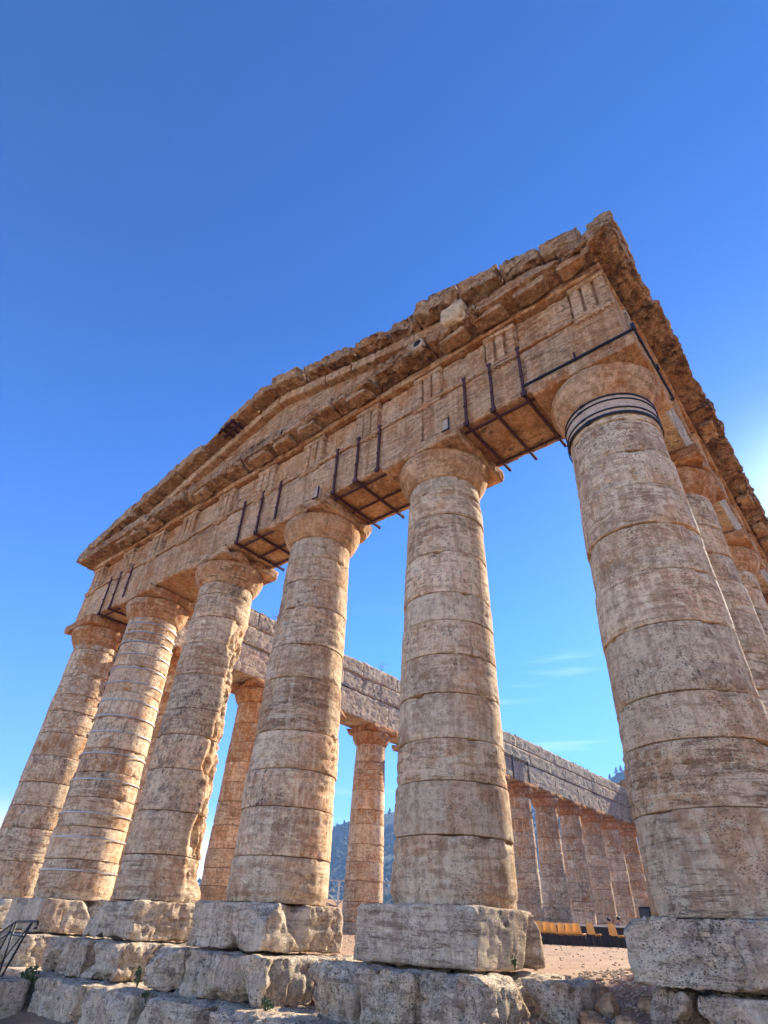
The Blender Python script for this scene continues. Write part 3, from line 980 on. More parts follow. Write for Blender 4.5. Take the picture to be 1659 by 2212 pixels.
T2 = [  # x0, x1, yfront, yback, z0, z1, label
    (-3.70, -2.72, -1.66, .95, -1.60, -.785, "corner step block with bright worn edge below the two-part plinth"),
    (-4.77, -3.73, -1.70, .5, -1.60, -.79, "middle step block below the two-part plinth, streaked with dark holes"),
    (-5.72, -4.80, -1.72, .5, -1.60, -.775, "step block with one deep vertical hollow at the left below the two-part plinth"),
    (-2.71, -1.98, -.75, .2, -1.5, -.80, "blackened lump of step on the sunny side beside the earth gap"),
    (-6.70, -5.85, -.55, .9, -1.6, -.86, "low broken filler block in shade between two step piles"),
    (-8.98, -6.76, -1.62, .9, -1.45, -.79, "large holed step block with a sunlit end under the third column from the right corner"),
    (-10.16, -9.04, -1.66, .4, -1.45, -.775, "short upright step block left of a dark planted crack"),
    (-12.60, -11.24, -1.58, .9, -1.45, -.785, "step block with a sunlit lower corner below the broken column"),
    (-14.52, -12.64, -1.60, .9, -1.45, -.78, "longest grey pitted step block below the broken column, left part"),
    (-18.9, -15.75, -1.6, .9, -1.45, -.79, "sunlit step block behind the iron handrail"),
    (-23.0, -19.4, -1.6, .9, -1.45, -.79, "step block under the far left corner column"),
    (-1.09, -.47, -1.16, .9, -1.7, -.772, "narrow step block at the right edge beside the earth gap"),
    (-.43, 1.35, -1.18, .9, -1.7, -.772, "wide eroded step block under the big plinth at the right edge"),
]
for k, (x0, x1, ya, yb, z0, z1, lab) in enumerate(T2):
    stone_thing('step_block', (x0, ya, z0), (x1, yb, z1), lab, 'step block', STEPG, .04, .03, .16, 1.9, 700 + k, .05, (.12, .55, .95, 1.0), None, None, 9, .15)
T3 = [
    (-13.1, -11.05, -2.30, "low front step block farthest left, rounded end beside dark plants"),
    (-11.02, -9.32, -2.26, "low front step block with a bright hollow on its upper edge"),
    (-9.28, -7.42, -2.32, "low front step block in front of the sunlit pavement patch"),
    (-7.38, -5.30, -2.28, "low front step block below the dark planted crack, right part"),
    (-5.26, -3.2, -2.34, "low front step block at the bottom edge, farthest right of its row"),
]
for k, (x0, x1, ya, lab) in enumerate(T3):
    stone_thing('step_block', (x0, ya, -2.25), (x1, -.4, -1.42), lab, 'step block', STEPG, .045, .03, .16, 1.8, 740 + k, .05, (.08, .55, .9, 1.0), None, None, 9, .15)
stone_thing('step_block', (-18.5, -2.0, -2.2), (-13.2, -.4, -1.42), "flat sunlit landing slab at the foot of the handrail", 'step block', STEPG, .09, .05, .1, 1.2, 760, .02, (.1, .4, .6, 1.0))
for k in range(6):
    stone_thing('step_block', (1.1, 1.0 + k * 9.3, -1.9), (1.75, 1.0 + (k + 1) * 9.3 - .05, -.80), "long side step block along the right flank, %s from the front" % ["first", "second", "third", "fourth", "fifth", "sixth"][k], 'step block', STEPG, .16, .05, .15, 1.5, 770 + k, .03, (.1, .5, .8, 1))

# ------------------------------------------------------------------ ground
def ground_z(X, Y):
    P = np.stack([X, Y, np.zeros_like(X)], 1)
    passg = np.interp(Y, [-6, -4, -1.8, 0, 1.8, 4], [-2.05, -2.0, -1.52, -1.06, -.80, -.77])
    under = np.interp(Y, [-2.6, -2.2, -1.0, .2, 1.2, 3], [-2.08, -1.95, -1.75, -1.15, -.82, -.77])
    m = sstep(-3.1, -2.5, X) * (1 - sstep(-.6, .2, X))
    z = under * (1 - m) + passg * m
    z = z + .22 * sstep(4, 17, Y)
    outr = sstep(.6, 2.2, X)
    z = z * (1 - outr) + np.minimum(z, -1.45 + 0 * z) * outr
    knoll = sstep(-23.0, -26.5, X) * sstep(2, 9, Y)
    z = z + knoll * 1.6
    z = z + .035 * fbm(P, .7, 3, 5) + .018 * fbm(P, 3.3, 2, 6)
    far = np.hypot(X + 10, Y - 20)
    z = z - 22 * sstep(70, 260, far)
    return z
def axis(lo, hi, fine, far):
    a = np.arange(lo, hi, fine)
    g = []
    st = fine; x = hi
    while x < far:
        st *= 1.28; x += st; g.append(x)
    h = []
    st = fine; x = lo
    while x > -far:
        st *= 1.28; x -= st; h.append(x)
    return np.array(h[::-1] + list(a) + g)
gx = np.concatenate([axis(-30, 3.2, .30, 5000)])
gx = np.unique(np.concatenate([gx, np.arange(-3.3, -.7, .07)]))
gy = axis(-9, 60, .45, 5000)
gy = np.unique(np.concatenate([gy, np.arange(-4.0, 6.0, .09)]))
GX, GY = np.meshgrid(gx, gy)
gz = ground_z(GX.ravel(), GY.ravel())
nx, ny = len(gx), len(gy)
ii = (np.arange(ny - 1)[:, None] * nx + np.arange(nx - 1)[None])
GF = np.stack([ii, ii + 1, ii + nx + 1, ii + nx], 2).reshape(-1, 4)
gme = mesh_from('ground', np.stack([GX.ravel(), GY.ravel(), gz], 1), GF)
gme.materials.append(GROUND)
go = bpy.data.objects.new('ground', gme); COL.objects.link(go); tag(go, None, None, None, 'structure')

# hill
SKYL = [(-40, 13.5), (0, 14.0), (10, 13.6), (16, 12.9), (19.0, 12.15), (20.2, 11.4), (23, 10.4), (27, 9.9), (33, 9.5), (39.3, 8.74), (42, 8.05), (44.7, 7.1), (48, 5.6), (52, 3.8), (58, 1.5), (64, .3), (75, -.6)]
def hill_h(az, d):
    el = np.interp(az, [a for a, _ in SKYL], [e for _, e in SKYL])
    D = 850.0
    top = np.tan(np.radians(el)) * D
    t = np.clip((d - 330) / (D - 330), 0, 1)
    up = t ** 1.25
    dn = 1 - .5 * sstep(D, D + 700, d)
    return -24 + (top + 24) * np.where(d <= D, up, dn)
azs = np.linspace(-42, 74, 210)
ds = np.concatenate([np.linspace(330, 850, 60), np.linspace(880, 1600, 14)])
AZ, DD = np.meshgrid(azs, ds)
a = np.radians(AZ.ravel()); d = DD.ravel()
hz = hill_h(AZ.ravel(), d)
HX, HY = 2.16 - d * np.sin(a), -9.4 + d * np.cos(a)
HP = np.stack([HX, HY, hz], 1)
HP[:, 2] += (5.5 * fbm(HP, .012, 4, 3) + 1.2 * fbm(HP, .08, 2, 4)) * sstep(330, 450, d)
na, nd = len(azs), len(ds)
ii = (np.arange(nd - 1)[:, None] * na + np.arange(na - 1)[None])
HF = np.stack([ii, ii + na, ii + na + 1, ii + 1], 2).reshape(-1, 4)
hme = mesh_from('hill', HP, HF)
hme.materials.append(HILLMAT)
ho = bpy.data.objects.new('hill', hme); COL.objects.link(ho); tag(ho, None, None, None, 'structure')

# ------------------------------------------------------------------ trees on the skyline, woods
def leaf_cloud(rnd, centre, rad, n, size):
    V, F = [], []
    for k in range(n):
        while True:
            p = np.array([rnd.uniform(-1, 1) for _ in range(3)])
            if 0.25 < np.linalg.norm(p) < 1: break
        p = np.array(centre) + p * np.array(rad)
        ax = np.array([rnd.gauss(0, 1) for _ in range(3)]); ax /= np.linalg.norm(ax)
        bx = np.cross(ax, [rnd.gauss(0, 1) for _ in range(3)]); bx /= np.linalg.norm(bx)
        s = size * rnd.uniform(.6, 1.3)
        b = len(V)
        V += [p - ax * s, p + bx * s * .55, p + ax * s, p - bx * s * .55]
        F.append((b, b + 1, b + 2, b + 3))
    return np.array(V), F
def hill_point(az, el_d=850, add=0):
    aa = math.radians(az)
    x, y = 2.16 - el_d * math.sin(aa), -9.4 + el_d * math.cos(aa)
    z = float(hill_h(np.array([az]), np.array([float(el_d)]))[0])
    return x, y, z
rnd = random.Random(12)
TREES = [(44.2, 4.5, "lone bushy pine on the left skyline of the blue hill"), (43.6, 5.5, "second pine from the left on the blue hill's skyline"), (43.0, 4.2, "small pine on the blue hill's skyline right of the pair"),
         (42.3, 5.0, "round pine on the blue hill's slope just behind the middle orange column"), (39.0, 7.0, "tall pine on the hill's skyline right of the middle orange column"), (39.6, 5.0, "short pine on the hill's skyline beside the tall one"), (38.2, 6.0, "pine on the hill's skyline at the second front column's edge"),
         (21.5, 6.5, "pine on the hilltop above the rear entablature, farthest left"), (20.9, 8.0, "tall pine on the hilltop above the rear entablature"), (20.2, 7.0, "pine in the middle of the hilltop row"), (19.6, 9.0, "tallest pine on the hilltop against the sky"), (19.2, 7.5, "pine on the hilltop near the big corner column"), (18.7, 8.0, "pine on the hilltop touching the big corner column's edge")]
for k, (az, h, lab) in enumerate(TREES):
    x, y, z = hill_point(az, 835)
    z += 2
    t = thing('pine_tree', lab, 'tree', (x, y, z), 'pines on the hill skyline')
    obj('trunk', tube([(x, y, z - 4), (x + .2, y, z + h * .4), (x, y, z + h * .85)], [.35, .25, .1], 6), BARK, t)
    g = Geo()
    for q in range(5):
        f = q / 4
        g.add(leaf_cloud(rnd, (x + rnd.uniform(-.6, .6), y + rnd.uniform(-.6, .6), z + h * (.35 + .6 * f)), (h * (.34 - .22 * f),) * 2 + (h * .16,), 90, .45))
    obj('crown', g, PINE, t)
# woodland covering the hillside: nobody could count it
V, F = [], []
ico_v = np.array([[0, 0, 1], [.9, 0, .35], [.28, .85, .35], [-.73, .53, .35], [-.73, -.53, .35], [.28, -.85, .35], [.7, .3, -.4], [-.2, .75, -.4], [-.8, 0, -.4], [-.2, -.75, -.4]])
ico_f = [(0, 1, 2), (0, 2, 3), (0, 3, 4), (0, 4, 5), (0, 5, 1), (1, 6, 2), (2, 6, 7), (2, 7, 3), (3, 7, 8), (3, 8, 4), (4, 8, 9), (4, 9, 5), (5, 9, 6), (5, 6, 1)]
for k in range(5200):
    az = rnd.uniform(10, 56); dd = rnd.uniform(420, 852) 
    x, y, z = hill_point(az, dd)
    if rnd.random() < .25: continue
    s = rnd.uniform(1.6, 3.6)
    b = len(V)
    for v in ico_v:
        V.append((x + s * v[0] * rnd.uniform(.7, 1.2), y + s * v[1] * rnd.uniform(.7, 1.2), z + s * (v[2] * rnd.uniform(.8, 1.5) + .3)))
    F += [tuple(q + b for q in f) for f in ico_f]
wo = obj('woodland', (np.array(V), F), PINE, None, None, False, (0, 0, 0))
tag(wo, "dark scrub and woodland covering the distant hillside", "woodland", None, 'stuff')

# ------------------------------------------------------------------ steel braces on the architrave
def brace(label, ups, bays, longs, longx):
    x0 = sum(ups) / len(ups)
    t = thing('steel_brace', label, 'steel brace', (x0, -A, ARCH), 'steel braces under the architrave')
    for x in ups:
        obj('upright', Geo().add(bar((x, -A - .05, ARCH - .10), (x, -A - .05, 10.93), .06, .05, (0, 1, 0))).add(bar((x - .05, -A - .05, 10.90), (x + .05, -A - .05, 10.90), .06, .09)).add(bar((x - .07, -A - .06, ARCH - .02), (x + .07, -A - .06, ARCH - .02), .05, .12)).add(tube([(x, -A - .12, 9.9), (x, -A - .06, 9.9)], .022, 6)).add(tube([(x, -A - .12, 10.6), (x, -A - .06, 10.6)], .022, 6)), IRON, t, smooth=False)
    for x in bays:
        obj('cross_bar', Geo().add(bar((x, -A - .09, ARCH - .07), (x, A + .16, ARCH - .07), .06, .06)).add(bar((x, A + .12, ARCH - .12), (x, A + .12, ARCH - .02), .05)), IRON, t, smooth=False)
    for y in longs:
        obj('long_bar', bar((longx[0], y, ARCH - .05), (longx[1], y, ARCH - .05), .055, .04), IRON, t, smooth=False)
brace("dark red steel brace hanging under the architrave between the two rightmost front columns", [-1.35, -2.13, -2.86], [-1.35, -2.13, -2.86], [-.72, .70], (-3.05, -1.22))
brace("dark red steel brace under the architrave between the second and third columns from the right", [-5.62, -6.40, -7.22], [-6.34, -7.24], [-.70, .05, .70], (-7.45, -5.5))
brace("dark red steel brace under the architrave beside the broken column, toward the middle", [-9.68, -10.52, -11.45], [-10.55, -11.47], [-.70, .05, .70], (-11.6, -9.6))
brace("dark red steel brace at the left end of the architrave by the repaired corner column", [-18.40, -19.28, -20.05], [-19.3, -20.1], [-.70, .70], (-20.3, -18.3))
for lab, y0, kind in (("black iron tie frame on the inner face above a left-flank capital, near the broken column", 12.4, 0), ("black iron frame of two uprights on the inner left entablature, far down the row", 33.6, 1)):
    xi = FX[5] + A + .06
    t = thing('iron_tie', lab, 'iron tie', (xi, y0, 10.8))
    if kind == 0:
        obj('crossbar', bar((xi, y0 - 1.6, 10.86), (xi, y0 + 1.5, 10.86), .09), BLACKIRON, t, smooth=False)
        obj('upright', bar((xi + .02, y0 - .1, 9.3), (xi + .02, y0 - .1, 11.0), .12), BLACKIRON, t, smooth=False)
    else:
        obj('crossbar', bar((xi, y0 - 2.2, 10.95), (xi, y0 + 1.4, 10.95), .07), BLACKIRON, t, smooth=False)
        for yy in (-1.2, 1.2):
            obj('upright', bar((xi + .02, y0 + yy, 9.3), (xi + .02, y0 + yy, 11.0), .08), BLACKIRON, t, smooth=False)
# small rusty grille under the raking cornice
gz_ = APZ - SL * abs(-13.0 - APX) - .56
t = thing('iron_grille', "small rusty iron grille bolted under the raking cornice", 'grille', (-13.0, -1.3, gz_))
for k in range(3):
    x = -12.70 - .27 * k
    zz = APZ - SL * abs(x - APX) - .60
    obj('bar', bar((x, -1.62, zz), (x, -.95, zz), .09, .06), IRON, t, smooth=False)
for y in (-1.56, -1.30):
    obj('crossbar', bar((-12.55, y, APZ - SL * abs(-12.55 - APX) - .66), (-13.45, y, APZ - SL * abs(-13.45 - APX) - .66), .09, .06), IRON, t, smooth=False)
# small metal clips on abacus corners
for x, lab in ((-3.28, "small square iron clip on the capital of the second column"), (-7.62, "small pale stub with an iron clip on the third column's capital"), ):
    t = thing('iron_clip', lab, 'iron clip', (x, -1.16, 9.2))
    obj('stub', block((x - .09, -1.24, 9.16), (x + .09, -1.10, 9.52), .05, .01, .02, .3, 33), MORTAR, t)
    obj('strap', Geo().add(bar((x + .11, -1.26, 9.14), (x + .11, -1.26, 9.52), .03)).add(bar((x - .1, -1.26, 9.15), (x + .12, -1.26, 9.15), .03)), BLACKIRON, t, smooth=False)

# ------------------------------------------------------------------ handrail at the left
t = thing('handrail', "black iron handrail with a curled end at the left edge", 'handrail', (-13.9, -2.6, -1.45))
g = Geo()
def hook(x, z, y):
    return [(x, y, z), (x + .06, y, z - .01), (x + .09, y, z - .06), (x + .06, y, z - .12), (x + .0, y, z - .12)]
obj('top_rail', tube([(-15.9, -2.6, -1.15), (-14.14, -2.6, -.545)] + hook(-13.12, -.51, -2.6), .022, 8), BLACKIRON, t)
for a, b in (((-14.12, -.55), (-14.1, -1.5)), ((-14.22, -.58), (-14.72, -1.5)), ((-13.32, -.53), (-13.95, -1.5)), ((-15.2, -.9), (-15.2, -1.6))):
    obj('post', tube([(a[0], -2.6, a[1]), (b[0], -2.6, b[1])], .022, 8), BLACKIRON, t)
obj('brace_bar', Geo().add(tube([(-13.36, -2.6, -.55), (-14.35, -2.6, -1.42)], .016, 6)).add(tube([(-14.15, -2.6, -.78), (-13.5, -2.6, -.79)], .014, 6)).add(tube([(-15.0, -2.6, -1.0), (-14.2, -2.6, -.72)], .016, 6)), BLACKIRON, t)
stone_thing('landing_stone', (-16.5, -3.1, -2.3), (-13.15, -2.25, -1.48), "shadowed landing stone carrying the iron handrail", 'step block', STEPG, .08, .05, .12, 1.2, 780, .02, (.05, .6, .6, .9))

# ------------------------------------------------------------------ stage, chairs, people, lamp
GZ = -.55
def polar(px_az, d):   # azimuth measured left of +y from the viewer's spot
    return 2.16 - d * math.sin(R(px_az)), -9.418 + d * math.cos(R(px_az))
def azpx(px, py=2020):
    v = _f * 1242 + _r2 * (px - 829.5) - _u2 * (py - 1106)
    return math.degrees(math.atan2(-v.x, v.y))
def chair_parts(root):
    g = Geo()
    # moulded shell: one curved sheet from front lip of the seat up the back
    prof = [(.25, .395), (.24, .425), (.20, .44), (.05, .43), (-.10, .425), (-.17, .45), (-.205, .52), (-.235, .66), (-.26, .80), (-.262, .83)]
    nu = 9
    for side in (0, 1):
        V = []
        for y, z in prof:
            wv = .215 if z < .5 else .212 - .12 * (z - .5)
            for k in range(nu):
                u = -1 + 2 * k / (nu - 1)
                lift = .03 * u ** 4 if z < .5 else 0
                V.append((u * wv, y + (.05 * u * u if z >= .5 else 0) + side * (-.0 if z < .5 else -.012), z + lift - side * (.014 if z < .5 else 0)))
        F = []
        for i in range(len(prof) - 1):
            for k in range(nu - 1):
                q = (i * nu + k, i * nu + k + 1, (i + 1) * nu + k + 1, (i + 1) * nu + k)
                F.append(q if side == 0 else q[::-1])
        g.add((V, F))
    n0 = nu * len(prof)
    for i in range(len(prof) - 1):
        for k in (0, nu - 1):
            g.F.append((i * nu + k, (i + 1) * nu + k, n0 + (i + 1) * nu + k, n0 + i * nu + k))
    for k in range(nu - 1):
        for i in (0, len(prof) - 1):
            g.F.append((i * nu + k, i * nu + k + 1, n0 + i * nu + k + 1, n0 + i * nu + k))
    o = root.location
    V, F = g.get()
    obj('shell', (V + np.array(o), F), SHELL, root)
    for sx in (-1, 1):
        for y0, y1 in ((.15, .22), (-.12, -.22)):
            obj('leg', tube([np.array(o) + (sx * .17, y0, .42), np.array(o) + (sx * .20, y1, 0)], .012, 6), BLACKPL, root)
    obj('frame', Geo().add(tube([np.array(o) + (-.17, .15, .415), np.array(o) + (.17, .15, .415)], .011, 6)).add(tube([np.array(o) + (-.17, -.12, .41), np.array(o) + (.17, -.12, .41)], .011, 6)), BLACKPL, root)
CH = [(1172, 32.2, "leftmost ochre plastic chair of the row, half hidden by the plinth"), (1188, 32.35, "second ochre chair from the left in the packed row"), (1204, 32.5, "third ochre chair from the left in the packed row"),
      (1220, 32.65, "fourth ochre chair from the left in the packed row"), (1236, 32.8, "fifth ochre chair from the left in the packed row"), (1252, 32.95, "last ochre chair at the right end of the packed row"),
      (1283, 31.6, "ochre plastic chair standing alone just right of the row"), (1331, 30.9, "ochre plastic chair standing alone nearest the right corner plinth")]
proto = None
for px, dd, lab in CH:
    x, y = polar(azpx(px), dd)
    if proto is None:
        proto = thing('plastic_chair', lab, 'chair', (0, 0, 0), "ochre chairs set out inside the temple")
        chair_parts(proto)
        c = proto
    else:
        c = dup_tree(proto)
    c['label'] = lab
    c.location = (x, y, float(ground_z(np.array([x]), np.array([y]))[0]) + .01)
    c.rotation_euler = (0, 0, R(-14 + 2.6 * ((px % 7) - 3)))
# dark stage riser with a pale edge
ax, ay = polar(azpx(1150), 38.0); bx, by = polar(azpx(1420), 36.8)
t = thing('stage_riser', "low dark stage riser with a white top edge behind the chairs", 'stage', ((ax + bx) / 2, (ay + by) / 2, GZ))
ang = math.atan2(by - ay, bx - ax); Ls = math.hypot(bx - ax, by - ay)
def smap(P):
    c, s = math.cos(ang), math.sin(ang)
    return np.stack([ax + P[:, 0] * c - P[:, 1] * s, ay + P[:, 0] * s + P[:, 1] * c, P[:, 2]], 1)
g = Geo()
npan = 6
for k in range(npan):
    g.add(box((k * Ls / npan + .008, 0, GZ - .1), ((k + 1) * Ls / npan - .008, .05, .27), smap))
obj('front_panel', g, DARKCLOTH, t, smooth=False)
obj('deck', box((0, .06, .21), (Ls, 1.6, .275), smap), DARKCLOTH, t, smooth=False)
g = Geo()
for k in range(3):
    g.add(box((k * Ls / 3 + .01, -.02, .28), ((k + 1) * Ls / 3 - .03, .10, .36), smap))
obj('white_edge', g, WHITEPAINT, t, smooth=False)

def person(label, x, y, zseat, facing, shirt, lean):
    t = thing('person', label, 'person', (x, y, zseat), "two people sitting behind the stage")
    me = bpy.data.meshes.new('body')
    # joints of a seated figure (local, facing +y)
    J = [(0, 0, .50), (0, -.01, .68), (0, .01 + lean, .90), (0, .02 + lean, 1.03), (0, .05 + lean, 1.10), (0, .06 + lean, 1.20), (0, .05 + lean, 1.27),   # pelvis .. skull 0-6
         (-.18, lean, .96), (-.24, .10 + lean, .72), (-.14, .30, .62), (-.12, .37, .60),      # left arm 7-10
         (.18, lean, .96), (.24, .10 + lean, .72), (.14, .30, .62), (.12, .37, .60),          # right arm 11-14
         (-.10, .05, .48), (-.13, .44, .50), (-.13, .46, .10), (-.13, .58, .04),              # left leg 15-18
         (.10, .05, .48), (.13, .44, .50), (.13, .46, .10), (.13, .58, .04)]                  # right leg
    RR = [.14, .13, .14, .055, .065, .085, .07, .06, .045, .035, .03, .06, .045, .035, .03, .10, .065, .045, .035, .10, .065, .045, .035]
    E = [(0, 1), (1, 2), (2, 3), (3, 4), (4, 5), (5, 6), (2, 7), (7, 8), (8, 9), (9, 10), (2, 11), (11, 12), (12, 13), (13, 14), (0, 15), (15, 16), (16, 17), (17, 18), (0, 19), (19, 20), (20, 21), (21, 22)]
    for hb, sgn in ((10, -1), (14, 1)):
        bx_, by_, bz_ = J[hb]
        for q in range(5):
            i0 = len(J)
            J.append((bx_ + (q - 2) * .016, by_ + .05, bz_ + .004)); RR.append(.009)
            J.append((bx_ + (q - 2) * .019, by_ + .085 - abs(q - 2) * .008, bz_ - .012)); RR.append(.007)
            E += [(hb, i0), (i0, i0 + 1)]
    me.from_pydata(J, E, [])
    o = bpy.data.objects.new('body', me); COL.objects.link(o); o.parent = t
    me.materials.append(SKIN)
    sk = o.modifiers.new('skin', 'SKIN')
    for k, v in enumerate(me.skin_vertices[0].data):
        v.radius = (RR[k], RR[k] * (.8 if k in (0, 1, 2) else 1)); v.use_root = (k == 0)
    o.modifiers.new('sub', 'SUBSURF').levels = 1
    hc = np.array(t.location)
    def ell(c, r, zmin=-1):
        zs = np.linspace(-.999, .999, 12)
        V, F = revolve(0, 0, zs, np.sqrt(1 - zs ** 2), 16)
        return V * np.array(r) + np.array(c) + hc, F
    obj('hair', ell((0, .03 + lean, 1.245), (.098, .105, .095)), HAIR, t)
    g = Geo()
    g.add(ell((0, .0 + lean * .6, .76), (.225, .155, .27)))
    for sgn in (-1, 1):
        V, F = tube([(sgn * .16, lean, .97), (sgn * .25, .09 + lean, .73)], [.075, .062], 10); g.add((V + hc, F))
    obj('shirt', g, shirt, t)
    g = Geo()
    for sgn in (-1, 1):
        V, F = tube([(sgn * .10, -.03, .50), (sgn * .13, .46, .51), (sgn * .13, .47, .10)], [.115, .085, .06], 10); g.add((V + hc, F))
    obj('trousers', g, JEANS, t)
    t.rotation_euler = (0, 0, facing)
    t.scale = (1, 1, 1)
    return t
px_, py_ = polar(azpx(1322), 41.0)
person("dark haired person in a plum top sitting behind the white edged stage, left of two", px_, py_, GZ, R(120), SHIRTB, .02)
px2, py2 = polar(azpx(1337), 40.4)
person("dark haired person in a grey shirt leaning forward behind the stage, right of two", px2, py2, GZ + .05, R(-60), SHIRT, .08)
for (qx, qy), zz, fc, lab in (((px_, py_), GZ, 120, "low dark stool under the person in the plum top"), ((px2, py2), GZ + .05, -60, "low dark stool under the person in the grey shirt")):
    st = thing('stool', lab, 'stool', (qx, qy, zz), "low stools behind the stage")
    obj('seat', block((qx - .17, qy - .17, zz + .39), (qx + .17, qy + .17, zz + .435), .05, .015, 0, 0, 3), DARKCLOTH, st)
    for sx in (-1, 1):
        for sy in (-1, 1):
            obj('leg', tube([(qx + sx * .12, qy + sy * .12, zz + .40), (qx + sx * .15, qy + sy * .15, zz - .04)], .014, 6), BLACKPL, st)

# floodlight on the corner plinth
lx, ly, lz = -1.42, .9, -.06
t = thing('floodlight', "small black floodlight perched on the rear corner of the right plinth", 'floodlight', (lx, ly, lz - .14))
obj('housing', Geo().add(block((lx - .12, ly - .06, lz - .06), (lx + .05, ly + .06, lz + .12), .03, .012, 0, 0, 1)), BLACKPL, t)
obj('side_box', block((lx + .055, ly - .05, lz - .05), (lx + .125, ly + .08, lz + .125), .03, .01, 0, 0, 1), STEELBLUE, t)
lv, lf = revolve(0, 0, [0, .012, .018], [.032, .028, .004], 16)
obj('lens', (np.stack([lv[:, 0] - .045 + lx, ly - .062 - lv[:, 2], lv[:, 1] - .02 + lz], 1), lf), GLASS, t)
obj('stand', Geo().add(bar((lx - .08, ly, lz - .16), (lx - .08, ly, lz - .05), .04)).add(bar((lx + .04, ly, lz - .16), (lx + .04, ly, lz - .05), .04)).add(bar((lx - .10, ly - .08, lz - .15), (lx + .07, ly + .06, lz - .15), .07, .03)), BLACKPL, t, smooth=False)
stone_thing('plinth_fragment', (-1.60, .62, -.80), (-1.20, 1.12, -.22), "broken chunk of plinth carrying the small floodlight", 'stone', STEPG, .06, .06, .14, 1.2, 790, .03, (.1, .4, .6, 1))

# white fence beyond the left flank
fx, fy = polar(azpx(730, 1945), 40.0)
fz = float(ground_z(np.array([fx]), np.array([fy]))[0])
t = thing('wooden_fence', "white wooden rail fence with crossed braces beyond the left flank", 'fence', (fx, fy, fz))
fd = np.array([.78, .62, 0]); fd /= np.linalg.norm(fd)
o_ = np.array([fx, fy, fz])
for k in range(-2, 4):
    p = o_ + fd * (k * 1.3)
    obj('post', bar(p, p + (0, 0, 1.25), .09), WHITEPAINT, t, smooth=False)
    if k < 3:
        q = o_ + fd * ((k + 1) * 1.3)
        obj('brace', Geo().add(bar(p + (0, 0, .12), q + (0, 0, 1.1), .06)).add(bar(p + (0, 0, 1.1) + np.array([.03, -.03, 0]), q + (0, 0, .12) + np.array([.03, -.03, 0]), .06)), WHITEPAINT, t, smooth=False)
obj('rail', bar(o_ + fd * -2.7 + (0, 0, 1.25), o_ + fd * 4.0 + (0, 0, 1.25), .12, .07), WHITEPAINT, t, smooth=False)

# ------------------------------------------------------------------ rocks, weeds, grasses
def rock(label, x, y, r, seed, zoff=0.3):
    n, m = 36, 24
    zs = np.sin(np.linspace(-np.pi / 2 + .02, np.pi / 2 - .02, m))
    V, F = revolve(0, 0, zs, np.sqrt(1 - zs ** 2), n)
    N = V / np.linalg.norm(V, axis=1)[:, None]
    d = 1 + .45 * fbm(N + seed * 3.7, 1.1, 3, seed)
    rr_ = np.random.RandomState(seed)
    for _ in range(11):
        ax_ = rr_.normal(size=3); ax_ /= np.linalg.norm(ax_)
        lim = rr_.uniform(.55, .9) / np.maximum(N @ ax_, 1e-3)
        d = np.where(N @ ax_ > .05, np.minimum(d, lim), d)
    d = d * (1 + .05 * fbm(N * 3 + seed, 2.0, 2, seed))
    V = N * d[:, None] * np.array(r)
    z = float(ground_z(np.array([x]), np.array([y]))[0])
    o = obj('rock', (V + np.array([x, y, z + r[2] * zoff]), F), OCHRE, None, (.1, .2, .4, 1.0))
    tag(o, label, 'rock', 'loose rocks on the earth slope')
rock("largest angular tan rock on the earth slope beside the right plinth", -1.72, -.75, (.20, .19, .19), 1)
rock("upright pale rock leaning against the right step block", -1.30, -.95, (.17, .16, .2), 2)
rock("flat rock at the foot of the largest angular rock", -1.62, -1.22, (.15, .12, .09), 3)
rock("pointed rock behind the largest angular rock", -1.78, -.15, (.17, .18, .15), 4)
rock("small rounded stone in the middle of the earth slope", -1.95, .25, (.12, .1, .09), 5)
rock("reddish lump of stone near the right plinth's left side", -1.33, .05, (.17, .16, .14), 6)
rock("small rock low on the slope by the shaded step corner", -2.05, -1.45, (.13, .12, .1), 7)
rock("lowest rock at the bottom edge of the earth slope", -1.45, -1.75, (.15, .12, .12), 8)
rock("little stone half buried up the sunny slope", -2.2, .75, (.09, .09, .07), 9)
rock("pair-sized block of rubble in the shaded gap between step piles", -6.2, -.95, (.28, .2, .18), 10)
# gravel that nobody could count
rg = random.Random(3)
V, F = [], []
for k in range(5200):
    if k < 3200: x, y = rg.uniform(-3.0, -.9), rg.uniform(-3.0, 5.5)
    else: x, y = rg.uniform(-21, 0), rg.uniform(1.2, 22)
    s = abs(rg.gauss(0, .016)) + .008
    z = float(0)
    b = len(V)
    for v in ico_v:
        V.append((x + s * v[0] * rg.uniform(.7, 1.3), y + s * v[1] * rg.uniform(.7, 1.3), s * (v[2] * .7 + .2)))
    F += [tuple(q + b for q in f) for f in ico_f]
V = np.array(V)
cen = V.reshape(-1, 10, 3).mean(1)
V[:, 2] += np.repeat(ground_z(cen[:, 0], cen[:, 1]), 10)
gv = obj('gravel', (V, F), STEPSTONE, None, (.2, .2, .2, 1), False, (0, 0, 0))
tag(gv, "loose gravel scattered over the dry earth", "gravel", None, 'stuff')

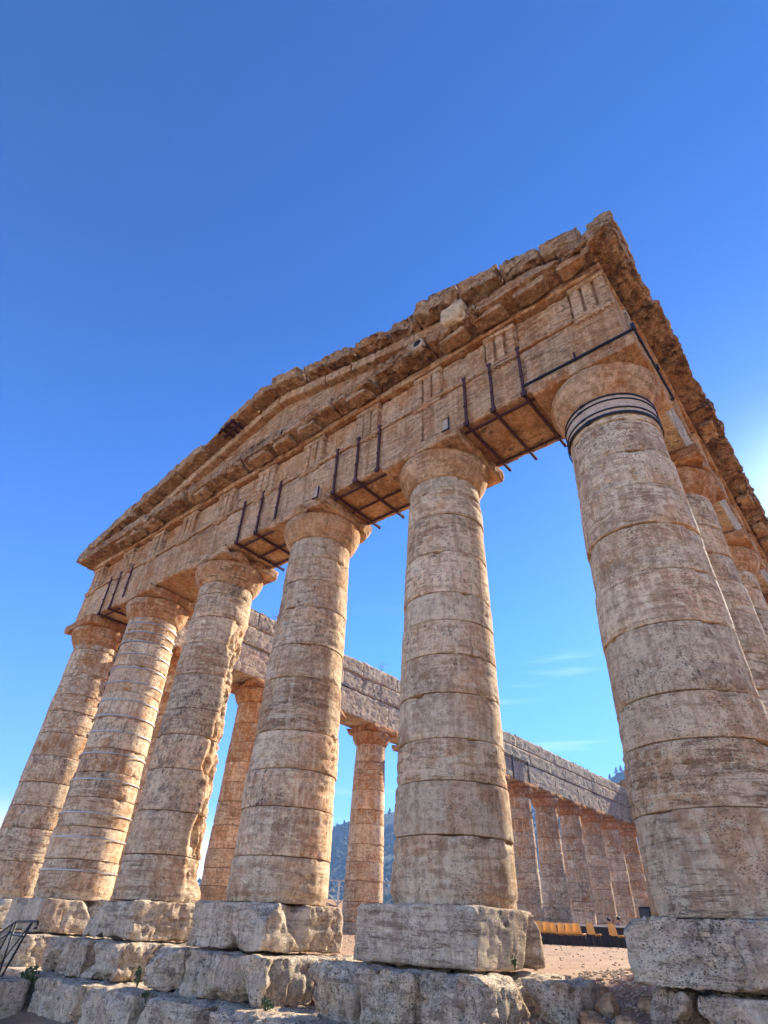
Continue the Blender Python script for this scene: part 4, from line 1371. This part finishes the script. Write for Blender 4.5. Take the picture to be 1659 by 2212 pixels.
def weed(label, x, y, z, r, n, size, mat=None, seed=0, cat='plant', group='weeds growing in the cracks of the steps', name='weed', stems=0):
    rw = random.Random(seed)
    t = thing(name, label, cat, (x, y, z), group)
    g = Geo()
    for q in range(4):
        g.add(leaf_cloud(rw, (x + rw.uniform(-.5, .5) * r[0], y + rw.uniform(-.3, .3) * r[1], z + r[2] * rw.uniform(.5, .9)), (r[0] * .6, r[1] * .6, r[2] * .6), n // 4, size))
    obj('foliage', g, mat or LEAF, t)
    g = Geo()
    for q in range(7):
        a = rw.uniform(0, 6.28)
        g.add(tube([(x, y, z - .05), (x + math.cos(a) * r[0] * .5, y + math.sin(a) * r[1] * .5, z + r[2] * rw.uniform(.6, 1.3))], .006 if r[0] < 1 else .02, 4))
    obj('stem', g, mat or LEAF, t)
weed("green weed at the foot of the shaded step corner beside the earth slope", -1.95, -1.15, -1.38, (.12, .12, .14), 90, .035, None, 1)
weed("bright green weed on the lit pavement patch below the third plinth", -6.45, -1.78, -1.42, (.12, .1, .12), 80, .03, None, 2)
weed("dark green plant filling the crack between two step blocks", -10.25, -1.66, -1.40, (.12, .08, .22), 100, .032, None, 3)
weed("low weed trailing over the front step edge, under the holed step block", -8.9, -2.28, -1.46, (.16, .07, .08), 80, .025, None, 4)
weed("large dark bush in the corner beside the iron handrail", -13.5, -2.22, -1.75, (.42, .18, .36), 420, .045, None, 5)
weed("dark plant at the left edge below the landing stone", -13.9, -3.3, -2.05, (.5, .25, .4), 260, .06, None, 6)
weed("tiny weed on the ledge of the two-part plinth's sunlit side", -2.98, -.35, -.70, (.06, .05, .08), 40, .022, None, 7)
weed("small weed at the bottom centre under the second column's steps", -3.1, -1.82, -1.62, (.12, .08, .12), 70, .03, None, 8)
for k, (yy, hh, lab) in enumerate([(8.0, .35, "dry grass tuft on top of the left entablature, beside the broken column"), (17.0, .6, "tall wispy dry weeds on top of the left entablature in the middle gap")]):
    weed(lab, FX[5] + .75, yy, 12.74, (.40, .5, hh), 36, .035, DRYGRASS, 20 + k, 'plant', 'dry weeds on top of the left entablature', 'grass_tuft')

# ------------------------------------------------------------------ the air between here and the hill
V, F = grid_box((-2600, -300, -60), (1300, 2000, 250), 1e9)
t = bpy.data.materials.new("blue_air"); t.use_nodes = True
n_, l_ = t.node_tree.nodes, t.node_tree.links
n_.clear()
o_ = n_.new('ShaderNodeOutputMaterial'); pv = n_.new('ShaderNodeVolumePrincipled')
pv.inputs['Color'].default_value = (0.30, 0.56, 1.0, 1)
pv.inputs['Density'].default_value = 0.0004
pv.inputs['Anisotropy'].default_value = 0.0
l_.new(pv.outputs[0], o_.inputs['Volume'])
hz_o = obj('haze', (V, F), t, None, None, False, (0, 0, 0))
tag(hz_o, None, None, None, 'stuff')
